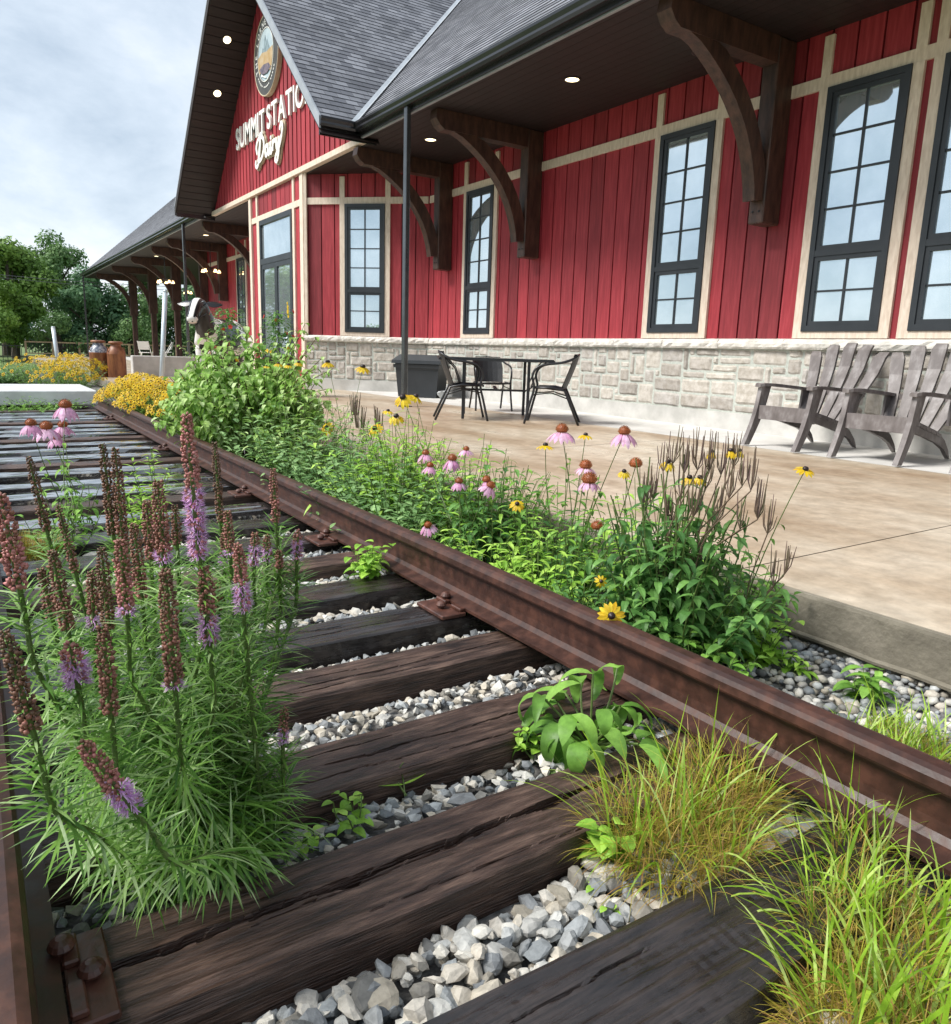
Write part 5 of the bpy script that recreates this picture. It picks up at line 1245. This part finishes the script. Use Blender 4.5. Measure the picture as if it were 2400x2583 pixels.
def armchair(label):
    t = thing('patio_chair', label, 'chair', (0,0,0), 0, 'black metal patio chairs round the table')
    for sy in (-1, 1):
        m_ = MB(); y = sy*.26
        P = [(.30,y*1.05,0),(.24,y,.25),(.20,y,.42),(.225,y*1.02,.56),(.17,y*1.03,.66),(.05,y*1.02,.70),(-.10,y*.98,.72),(-.22,y*.86,.76),(-.285,y*.62,.80),(-.30,0,.82)]
        Q = [Vector(p) for p in P]; S_ = []
        for i in range(len(Q)-1):
            a, b, c, d = Q[max(i-1,0)], Q[i], Q[i+1], Q[min(i+2,len(Q)-1)]
            for j in range(4):
                u = j/4; S_.append(.5*((2*b)+(c-a)*u+(2*a-5*b+4*c-d)*u*u+(3*b-a-3*c+d)*u**3))
        S_.append(Q[-1]); m_.tube(S_, .0145, 8); m_.build('front_leg_and_arm', M['black'], t, smooth=True, local=True)
        m_ = MB(); m_.tube([(-.34,y*.95,0),(-.24,y*.92,.22),(-.16,y*.9,.40),(-.02,y*.92,.43),(.18,y*.98,.425)], .0145, 8); m_.build('rear_leg', M['black'], t, smooth=True, local=True)
        m_ = MB(); m_.tube([(.22,y,.34),(.0,y*.8,.37),(-.22,y*.9,.30)], .007, 6); m_.build('stretcher', M['black'], t, smooth=True, local=True)
    for nm, rows in (('seat', [((.225,.23,.425)), (.15,.235,.435), (0,.235,.42), (-.12,.225,.41), (-.17,.22,.43)]), ('backrest', [(-.165,.215,.43), (-.20,.22,.52), (-.245,.225,.64), (-.28,.215,.75), (-.30,.19,.825)])):
        m_ = MB(); vs = []; k = 6
        for x, hw, z in rows:
            for i in range(k+1):
                f = i/k*2-1; bow = .05*(f*f) if nm == 'backrest' else 0; sag = -.012*(1-f*f) if nm == 'seat' else 0
                vs.append((x+bow, f*hw, z+sag))
        fs = [(r*(k+1)+i, r*(k+1)+i+1, (r+1)*(k+1)+i+1, (r+1)*(k+1)+i) for r in range(len(rows)-1) for i in range(k)]; n0 = len(vs)
        vs2 = [(v[0]-(.010 if nm == 'backrest' else 0), v[1], v[2]-(.012 if nm == 'seat' else 0)) for v in vs]
        m_.add(vs+vs2, fs+[[i+n0 for i in f[::-1]] for f in fs]); m_.build(nm, M['wicker'], t, smooth=False, local=True)
    m_ = MB(); m_.tube([(.235,-.26,.422),(.245,0,.43),(.235,.26,.422)], .0115, 8); m_.build('front_rail', M['black'], t, smooth=True, local=True)
    return t
a_ = armchair('black patio chair left of the table, its back towards the storage box'); place(a_, 5.12, 8.15, -28)
b_ = copy_tree(a_); b_['label'] = 'black patio chair right of the table, nearest the lawn chairs, seen from behind its side'; place(b_, 5.88, 7.32, 138)
c_ = copy_tree(a_); c_['label'] = 'black patio chair behind the table, nearest the stone wall'; place(c_, 6.22, 9.15, -112); c_.scale = (.95, .95, .90)
t = thing('patio_table', 'rectangular black patio table with a dark glass top between the three black chairs', 'table'); place(t, 5.66, 8.22, -33)
m_ = MB(); m_.box(-.70,.70,-.46,.46,.735,.752, bev=.004); m_.build('table_top', M['tabletop'], t, local=True)
m_ = MB();
for q in ((-.71,.71,-.475,-.45),(-.71,.71,.45,.475),(-.71,-.69,-.45,.45),(.69,.71,-.45,.45)): m_.box(q[0],q[1],q[2],q[3],.715,.738)
m_.build('rim_frame', M['black'], t, local=True)
for sx in (-1, 1):
    for sy in (-1, 1):
        m_ = MB(); m_.box(sx*.40-.018, sx*.40+.018, sy*.40-.018, sy*.40+.018, 0, .73, bev=.004); m_.build('leg', M['black'], t, local=True)
        m_ = MB(); m_.tube(smooth([(0,0),(1,1)]) and [Vector((sx*.62,sy*.30,.72)), Vector((sx*.52,sy*.27,.62)), Vector((sx*.46,sy*.25,.45)), Vector((sx*.42,sy*.2,.34))], .008, 6); m_.build('brace', M['black'], t, smooth=True, local=True)
m_ = MB(); m_.box(-.40,.40,-.02,.02,.335,.36); m_.box(-.02,.02,-.40,.40,.361,.385); m_.build('cross_bars', M['black'], t, local=True)
# storage box: tapered tub with overhanging lid
t = thing('storage_bin', 'dark grey plastic storage bin with an overhanging lid behind the downspout', 'storage bin'); place(t, 6.75, 12.1, 42)
m_ = MB(); a, b = .30, .40; P0 = [(-a*.86,-b*.88,0),(a*.86,-b*.88,0),(a*.86,b*.88,0),(-a*.86,b*.88,0)]; P1 = [(-a,-b,.58),(a,-b,.58),(a,b,.58),(-a,b,.58)]; slab(m_, P0, P1); m_.build('tub', M['bin'], t, local=True)
m_ = MB(); slab(m_, [(-a-.02,-b-.02,.50),(a+.02,-b-.02,.50),(a+.02,b+.02,.50),(-a-.02,b+.02,.50)], [(-a-.025,-b-.025,.56),(a+.025,-b-.025,.56),(a+.025,b+.025,.56),(-a-.025,b+.025,.56)]); m_.build('rim', M['bin'], t, local=True)
m_ = MB(); P0 = [(-a-.05,-b-.05,.575),(a+.05,-b-.05,.575),(a+.05,b+.05,.575),(-a-.05,b+.05,.575)]; P1 = [(-a-.045,-b-.045,.63),(a+.045,-b-.045,.63),(a+.045,b+.045,.63),(-a-.045,b+.045,.63)]; P2 = [(-a*.8,-b*.82,.73),(a*.9,-b*.82,.73),(a*.9,b*.82,.73),(-a*.8,b*.82,.73)]
slab(m_, P0, P1); slab(m_, [(x,y,z+.001) for x,y,z in P1], P2); m_.build('lid', M['bin'], t, local=True)
o_ = scatter('boulder', [(0,0,0)], [.17], 3, m='greystone', flat=.62); del o_['kind']; tag(o_, 'pale grey boulder on the sidewalk between the storage bin and the left chair', 'stone'); o_.location = (6.92, 11.55, .235); o_.scale = (1, 1.35, 1)

# ---- milk cans
def milk_can(x, y, label, s_=1., blue=False, rz=0):
    t = thing('milk_can', label, 'milk can', (x, y, patio_z(x)), 0, 'old milk cans at the platform edge')
    f = lambda pr: [(r*s_, z*s_) for r, z in pr]
    m_ = MB(); m_.lathe((0,0,0), f([(0,0),(.165,0),(.17,.015),(.17,.44),(.174,.45),(.17,.46)]), 28, caps=False); m_.build('body', M['can'], t, smooth=True, local=True)
    m_ = MB(); m_.lathe((0,0,0), f([(.17,.46),(.165,.50),(.12,.57),(.095,.60),(.095,.645),(.115,.655)]), 28, caps=False); m_.build('shoulder', M['canblue'] if blue else M['can'], t, smooth=True, local=True)
    m_ = MB(); m_.lathe((0,0,0), f([(.095,.64),(.128,.645),(.135,.66),(.132,.68),(.10,.69),(0,.692)]), 28, caps=False); m_.build('lid', M['can'], t, smooth=True, local=True)
    for q in (0, math.pi):
        m_ = MB(); d = Vector((math.cos(q+.4), math.sin(q+.4), 0))*s_; m_.tube([d*.125+Vector((0,0,.56*s_)), d*.175+Vector((0,0,.575*s_)), d*.185+Vector((0,0,.53*s_)), d*.165+Vector((0,0,.49*s_))], .009, 6); m_.build('handle', M['can'], t, smooth=True, local=True)
    return t
milk_can(2.66, 20.7, 'rusty milk can with a blue and white painted shoulder, left of the pair', 1.25, True)
milk_can(3.0, 20.4, 'broader rust brown milk can, right of the pair beside the low concrete wall', 1.22)
# ---- low concrete wall, leaning poles
mb = MB(); mb.box(3.42, 5.1, 20.8, 21.1, .1, .62, bev=.015); o_ = mb.build('low_wall', M['conc']); tag(set_origin(o_), 'low pale concrete wall behind the yellow daisies and right of the milk cans', 'low wall')
def pole(px0, px1, y, r, label, zb=None):
    a = at(*px0, y=y); b = at(*px1, y=y); d = (a-b).normalized()
    if zb is not None: b = b-d*((b.z-zb)/d.z)
    t = thing('leaning_pole', label, 'pole', b, 0); m_ = MB(); m_.tube([b, a], r, 14); m_.build('shaft', M['pole'], t, smooth=True)
    m_ = MB(); m_.tube([a, a+d*.03], [r*1.08, r*.7], 14); m_.build('cap', M['pole'], t, smooth=True)
pole((417,736), (409,930), 14.5, .040, 'pale grey metal pole leaning beside the porch and the cow', -.05)
pole((134,826), (141,875), 26, .055, 'short grey metal post leaning among the yellow bushes at the far left', -.1)
# ---- life-size cow figure
def skin_mesh(joints, edges, sub=2):
    me = bpy.data.meshes.new('cow_body'); me.from_pydata([j[0] for j in joints], edges, []); ob_ = bpy.data.objects.new('cow_body', me); COL.objects.link(ob_)
    sk = ob_.modifiers.new('s', 'SKIN'); sv = me.skin_vertices[0].data
    for i, j in enumerate(joints): sv[i].radius = j[1]; sv[i].use_root = (i == 0)
    sb = ob_.modifiers.new('b', 'SUBSURF'); sb.levels = sub; sb.render_levels = sub
    dg = bpy.context.evaluated_depsgraph_get(); dg.update(); m2 = bpy.data.meshes.new_from_object(ob_.evaluated_get(dg))
    ob_.modifiers.clear(); ob_.data = m2; return ob_
COW = V3(4.36, 16.25, patio_z(4.4))
t = thing('cow_statue', 'life-size black and white cow figure with a white blaze, behind the green shrub', 'cow statue', COW, R(238))
J = [((.0,0,1.02),(.36,.33)), ((.55,0,1.02),(.32,.33)), ((.80,0,1.12),(.22,.26)), ((-.55,0,1.03),(.36,.32)), ((-.88,0,1.12),(.24,.26)), ((1.05,0,1.30),(.19,.24)), ((1.20,0,1.54),(.155,.16)), ((1.34,0,1.55),(.155,.155)), ((1.52,0,1.38),(.110,.12)), ((1.68,0,1.20),(.112,.105)),
     ((.62,.20,.78),(.12,.14)), ((.64,.20,.42),(.065,.075)), ((.64,.20,.08),(.05,.055)), ((.64,.20,.0),(.06,.065)), ((.62,-.20,.78),(.12,.14)), ((.64,-.20,.42),(.065,.075)), ((.64,-.20,.08),(.05,.055)), ((.64,-.20,.0),(.06,.065)),
     ((-.72,.21,.80),(.15,.19)), ((-.86,.21,.48),(.07,.085)), ((-.78,.21,.08),(.05,.055)), ((-.76,.21,.0),(.06,.065)), ((-.72,-.21,.80),(.15,.19)), ((-.86,-.21,.48),(.07,.085)), ((-.78,-.21,.08),(.05,.055)), ((-.76,-.21,.0),(.06,.065)), ((-.98,0,.95),(.035,.035)), ((-1.02,0,.5),(.03,.03)), ((-1.02,0,.38),(.05,.05))]
Ee = [(0,1),(1,2),(0,3),(3,4),(2,5),(5,6),(6,7),(7,8),(8,9),(1,10),(10,11),(11,12),(12,13),(1,14),(14,15),(15,16),(16,17),(3,18),(18,19),(19,20),(20,21),(3,22),(22,23),(23,24),(24,25),(4,26),(26,27),(27,28)]
body = skin_mesh(J, Ee); me = body.data; me.shade_smooth(); me.materials.clear(); me.materials.append(M['cow']); at_ = me.attributes.new('v', 'FLOAT', 'FACE'); vals = []
for p in me.polygons:
    c = p.center
    if c.x > 1.16:
        hd = 0.0
        if abs(c.y) < .042 and (c-Vector((1.4,0,1.42))).dot(Vector((.6,0,.8))) > 0: hd = .5
        if c.x > 1.64 and c.z < 1.30: hd = .55 if c.z > 1.22 else .75
        vals.append(hd)
    else: vals.append(0. if noise.noise(Vector((c.x*1.6+3.1, c.y*1.1, c.z*1.7))) > .10 or c.x > .95 else .5)
    if c.z < .5: vals[-1] = .5
at_.data.foreach_set('value', vals); body.parent = t
for sy in (-1, 1):
    m_ = MB(); vs = []; P = [(0,.025,.02),(.07,.055,.03),(.15,.05,.02),(.22,.0,.0)]
    ear = MB(); b0 = V3(1.25, sy*.13, 1.58); d = V3(-.15, sy*1, .02).normalized(); leaf(ear, b0, d, V3(.7,0,.7), .30, .15, 0, curl=.15, segs=6, fold=-.35); leaf(ear, b0-V3(.012,0,0), d, V3(.7,0,.7), .31, .16, 0, curl=.15, segs=6, fold=-.35)
    ear.build('ear', M['cow'], t, local=True)
    m_ = MB(); m_.lathe((1.43, sy*.125, 1.50), [(0,-.004),(.018,0),(.014,.012),(0,.016)], 10, axis=(.3, sy, .1)); m_.build('eye', M['potblack'], t, smooth=True, local=True)
    m_ = MB(); m_.lathe((1.755, sy*.04, 1.22), [(0,-.004),(.014,0),(.0,.006)], 8, axis=(.9, sy*.35, .2)); m_.build('nostril', M['potblack'], t, local=True)
m_ = MB(); m_.tube([V3(1.58,.112,1.28), V3(1.585,.09,1.38), V3(1.60,.0,1.44), V3(1.585,-.09,1.38), V3(1.58,-.112,1.28), V3(1.57,-.04,1.16), V3(1.57,.04,1.16), V3(1.58,.112,1.28)], .008, 6); m_.tube([V3(1.58,.112,1.30), V3(1.30,.15,1.38)], .008, 6); m_.tube([V3(1.58,-.112,1.30), V3(1.30,-.15,1.38)], .008, 6)
m_.build('halter', M['potblack'], t, smooth=True, local=True)
# ---- flower urns near the door
def urn(x, y, label, top=.66, fl=('redpet','yellow'), s_=1.):
    t = thing('flower_urn', label, 'planter', (x, y, patio_z(x)), 0, 'black urns full of flowers by the door')
    m_ = MB(); m_.lathe((0,0,0), [(0,0),(.16*s_,0),(.16*s_,.04),(.07*s_,.10),(.06*s_,.20),(.13*s_,.30),(.20*s_,.45),(.22*s_,top-.03),(.25*s_,top),(.22*s_,top),(.0,top-.03)], 24, caps=False); m_.build('urn', M['potblack'], t, smooth=True, local=True)
    l_ = MB(); f1 = MB(); f2 = MB()
    for i in range(420):
        a = rnd(0,6.28); q = rnd(0,1)**.6; z = top+rnd(-.05,.72)*s_; rr = .27*s_*q*(1.05 if z < top+.5 else .8); leaf(l_, (math.cos(a)*rr, math.sin(a)*rr, z), hv(a)+V3(0,0,rnd(-.4,.9)), V3(0,0,1), .09, .045, rnd(0,1), segs=3)
    for i in range(26):
        a = rnd(0,6.28); z = top+rnd(-.08,.75)*s_; rr = .29*s_*(1 if z < top+.5 else .85); p = V3(math.cos(a)*rr, math.sin(a)*rr, z); low = z < top+.25
        if not low and i % 4: continue
        fb = f2 if (low and i % 3) else f1
        for j in range(5): d = (hv(a)+V3(0,0,.3)).normalized(); u = d.orthogonal().normalized(); v = d.cross(u); e_ = u*math.cos(j*1.257)+v*math.sin(j*1.257); leaf(fb, p, e_+d*.3, d, .045, .04, rnd(0,1), segs=2, curl=.2)
    l_.build('foliage', M['leaf_dark'], t, local=True); f1.build('red_blossoms', M[fl[0]], t, local=True); f2.build('yellow_blossoms', M[fl[1]], t, local=True); return t
urn(4.42, 12.85, 'black urn with dark foliage and red and yellow flowers in front of the door', .66)
urn(3.70, 13.35, 'smaller black urn with dark foliage and red blossoms in front of the cow flank', .66, s_=1.06)
# ---- timber fence, white chairs, black railing far away
t = thing('timber_fence', 'tan timber railing running behind the far porch posts', 'fence', (6, 47, .08))
for k in range(9):
    x = 2.6+k*1.25; m_ = MB(); m_.box(x-.05, x+.05, 46.95, 47.05, .08, .86); m_.build('post', M['fence'], t)
    m_ = MB(); m_.box(x+.05, x+1.2, 46.97, 47.03, .78, .85); m_.build('top_rail', M['fence'], t); m_ = MB(); m_.box(x+.05, x+1.2, 46.97, 47.03, .2, .26); m_.build('bottom_rail', M['fence'], t)
    for j in range(8): m_ = MB(); xx = x+.13+j*.14; m_.box(xx, xx+.03, 46.98, 47.02, .26, .78); m_.build('baluster', M['black'], t)
def white_chair(x, y, label, rz):
    t = thing('folding_chair', label, 'chair', (x, y, patio_z(x)), R(rz), 'white folding chairs under the porch')
    m_ = MB(); m_.box(-.2,.2,-.2,.2,.43,.455, bev=.008); m_.build('seat', M['white'], t, local=True); m_ = MB(); slab(m_, [(-.2,-.2,.55),(-.18,-.2,.55),(-.18,.2,.55),(-.2,.2,.55)], [(-.28,-.2,.86),(-.26,-.2,.86),(-.26,.2,.86),(-.28,.2,.86)]); m_.build('backrest', M['white'], t, local=True)
    for sy in (-1, 1):
        m_ = MB(); m_.tube([(.24,sy*.2,0),(-.27,sy*.2,.86)], .014, 6); m_.build('leg', M['white'], t, local=True); m_ = MB(); m_.tube([(-.24,sy*.2,0),(.16,sy*.2,.45)], .014, 6); m_.build('leg', M['white'], t, local=True)
white_chair(5.75, 32.0, 'white folding chair seen between the far porch posts', 60)
white_chair(6.9, 34.0, 'second white folding chair deeper under the porch', 160)
t = thing('black_railing', 'black metal railing with thin bars at the far left edge', 'railing', (0, 38, -.1))
for q in ((-3,2,.64,.68),(-3,2,.2,.23)): m_ = MB(); m_.box(q[0], q[1], 38-.02, 38+.02, q[2], q[3]); m_.build('rail_bar', M['black'], t)
x = -3.
while x < 2.01: m_ = MB(); m_.box(x-.012, x+.012, 37.99, 38.01, -.12, .64); m_.build('bar', M['black'], t); x += .17
# ---- warm chandeliers hanging under the porch
def chandelier(x, y, z, label):
    t = thing('chandelier', label, 'lamp', (x, y, z), 0, 'warm chandeliers under the porch'); m_ = MB(); m_.tube([(0,0,0),(0,0,4.17-z)], .012, 6); m_.build('rod', M['black'], t, local=True)
    m_ = MB(); m_.tube([V3(math.cos(a)*.26, math.sin(a)*.26, 0) for a in [i*.524 for i in range(13)]], .014, 6, caps=False); m_.build('ring', M['black'], t, smooth=True, local=True)
    for i in range(5):
        a = i*1.257; c = V3(math.cos(a)*.26, math.sin(a)*.26, 0); m_ = MB(); m_.tube([V3(0,0,.06), c*.5+V3(0,0,.10), c+V3(0,0,.05)], .009, 5); h = m_.build('arm', M['black'], t, local=True)
        m_ = MB(); m_.lathe(c, [(0,.05),(.03,.045),(.065,-.04),(.05,-.05),(0,-.045)], 10); m_.build('lamp_shade', M['bulb'], h, smooth=True, local=True)
chandelier(6.3, 30.6, 3.15, 'chandelier with little glowing shades near the pale leaning pole')
chandelier(6.9, 26.6, 3.3, 'chandelier with warm shades beside the wing wall, nearest of them')
chandelier(7.6, 33.5, 3.0, 'chandelier seen behind the middle downspout')
# ---- power lines
for i, (pa, pb, lb) in enumerate((((0,679),(205,700),'upper'), ((0,686),(205,708),'lower'))):
    a = at(*pa, y=44); b = at(*pb, y=44); d = (b-a); m_ = MB(); A_ = a-d*2; B_ = b+d*1.2
    m_.tube([A_.lerp(B_, k/10)-V3(0,0,.25*math.sin(math.pi*k/10)) for k in range(11)], .012, 5); o_ = m_.build('power_line', M['wire']); tag(o_, '%s of two thin power lines crossing in front of the trees at the left' % lb, 'power line')

# ================================================================== TREES
def tree(x, y, h, r, label, mt, n_=9000, ls=.30, crown0=.18, seed=0, cat='tree', nb=16):
    t = thing('tree', label, cat, (x, y, -.16), 0, 'trees beyond the station'); random.seed(seed)
    m_ = MB(); m_.tube([(x,y,-.2),(x+.1,y,h*.3),(x-.1,y,h*.6),(x,y,h*.85)], [r*.09,r*.07,r*.045,r*.02], 8)
    bl = []
    for i in range(nb):
        a = i*GA; q = math.sqrt((i+.5)/nb); z = h*(crown0+(1-crown0-.12)*random.random()**.8); f = 1-.75*max(0, (z/h-.55)/.45)**1.6
        c = V3(x+math.cos(a)*r*.72*q*f, y+math.sin(a)*r*.72*q*f, z); br = r*rnd(.26,.46)*(.65+.35*f); bl.append((c, br))
        m_.tube([(x,y,min(z*.6,h*.6)), c], [r*.03, r*.01], 5)
    m_.build('trunk', M['bark'], t)
    bl.append((V3(x,y,h-r*.30), r*.32))
    k = MB(); tw = sum(b*b for _, b in bl)
    for c, br in bl:
        for i in range(int(n_*br*br/tw)):
            u = Vector((random.gauss(0,1), random.gauss(0,1), random.gauss(0,1))).normalized(); q = random.random()**.35
            rr = br*q*(1+.25*noise.noise(u*2.3+c)); p = c+u*rr; p.z = c.z+(p.z-c.z)*.85
            a = (u+Vector((rnd(-.8,.8), rnd(-.8,.8), rnd(-.3,1)))).normalized(); s1 = a.orthogonal().normalized(); s1 = (Matrix.Rotation(rnd(0,6.28), 3, a) @ s1); s2_ = a.cross(s1); l_ = ls*rnd(.5,1.1)
            cc = min(1, max(0, .5+.45*noise.noise(p*.55)+rnd(-.22,.22)))
            k.add([p-s1*l_*.5, p+s2_*l_*.28, p+s1*l_*.5, p-s2_*l_*.28], [(0,1,2,3)], cc)
    k.build('crown', M[mt], t); return t
TR = [(-.6,47,6.0,2.9,'tree_a','broad light green tree at the left edge, nearest of the trees'), (2.3,51,6.5,2.6,'tree_a','yellow green tree right of the broad one, at the porch roof corner'), (-3.5,58,9.2,3.6,'tree_b','tall dark tree behind the broad light green one at the left edge'),
      (5.4,62,8.4,2.9,'tree_b','tall dark airy tree rising behind the porch roof corner'), (6.2,52,5.4,2.7,'tree_c','blue green tree seen behind the far porch downspout'), (9.6,53,5.6,2.9,'tree_b','dark tree seen between the far porch posts'), (13.2,54,5.8,3.0,'tree_c','blue green tree seen behind the leaning pole'),
      (16.8,55,6.0,3.2,'tree_b','dark tree seen just left of the cow head'), (2.2,60,6.8,3.0,'tree_c','dim blue green tree between the light tree and the airy tree'), (21,57,6.5,3.4,'tree_c','tree half hidden behind the cow and wing wall'), (-7,52,6.6,3.4,'tree_a','light tree just outside the left edge')]
for i, (x, y, h, r, mt, lb) in enumerate(TR): tree(x, y, h, r, lb, mt, seed=i+3, crown0=.10 if mt != 'tree_b' or h < 7 else .25)
for i, (x, y, r, lb) in enumerate(((-2.5,43,1.7,'round pale bush under the light tree at the left edge'), (1.0,44,1.6,'green bush left of the porch roof corner, behind the short grey post'), (4.2,48,1.8,'dark bush under the trees at the far downspout'), (8,49.5,1.9,'dark bush behind the timber railing'), (12,50,2.0,'dark bush behind the far porch posts'), (16,51,2.,'bush behind the railing near the cow'))):
    tree(x, y, 2.6, r, lb, 'tree_b' if i > 1 else 'tree_a', n_=2600, ls=.22, crown0=.05, seed=40+i, cat='bush', nb=9)
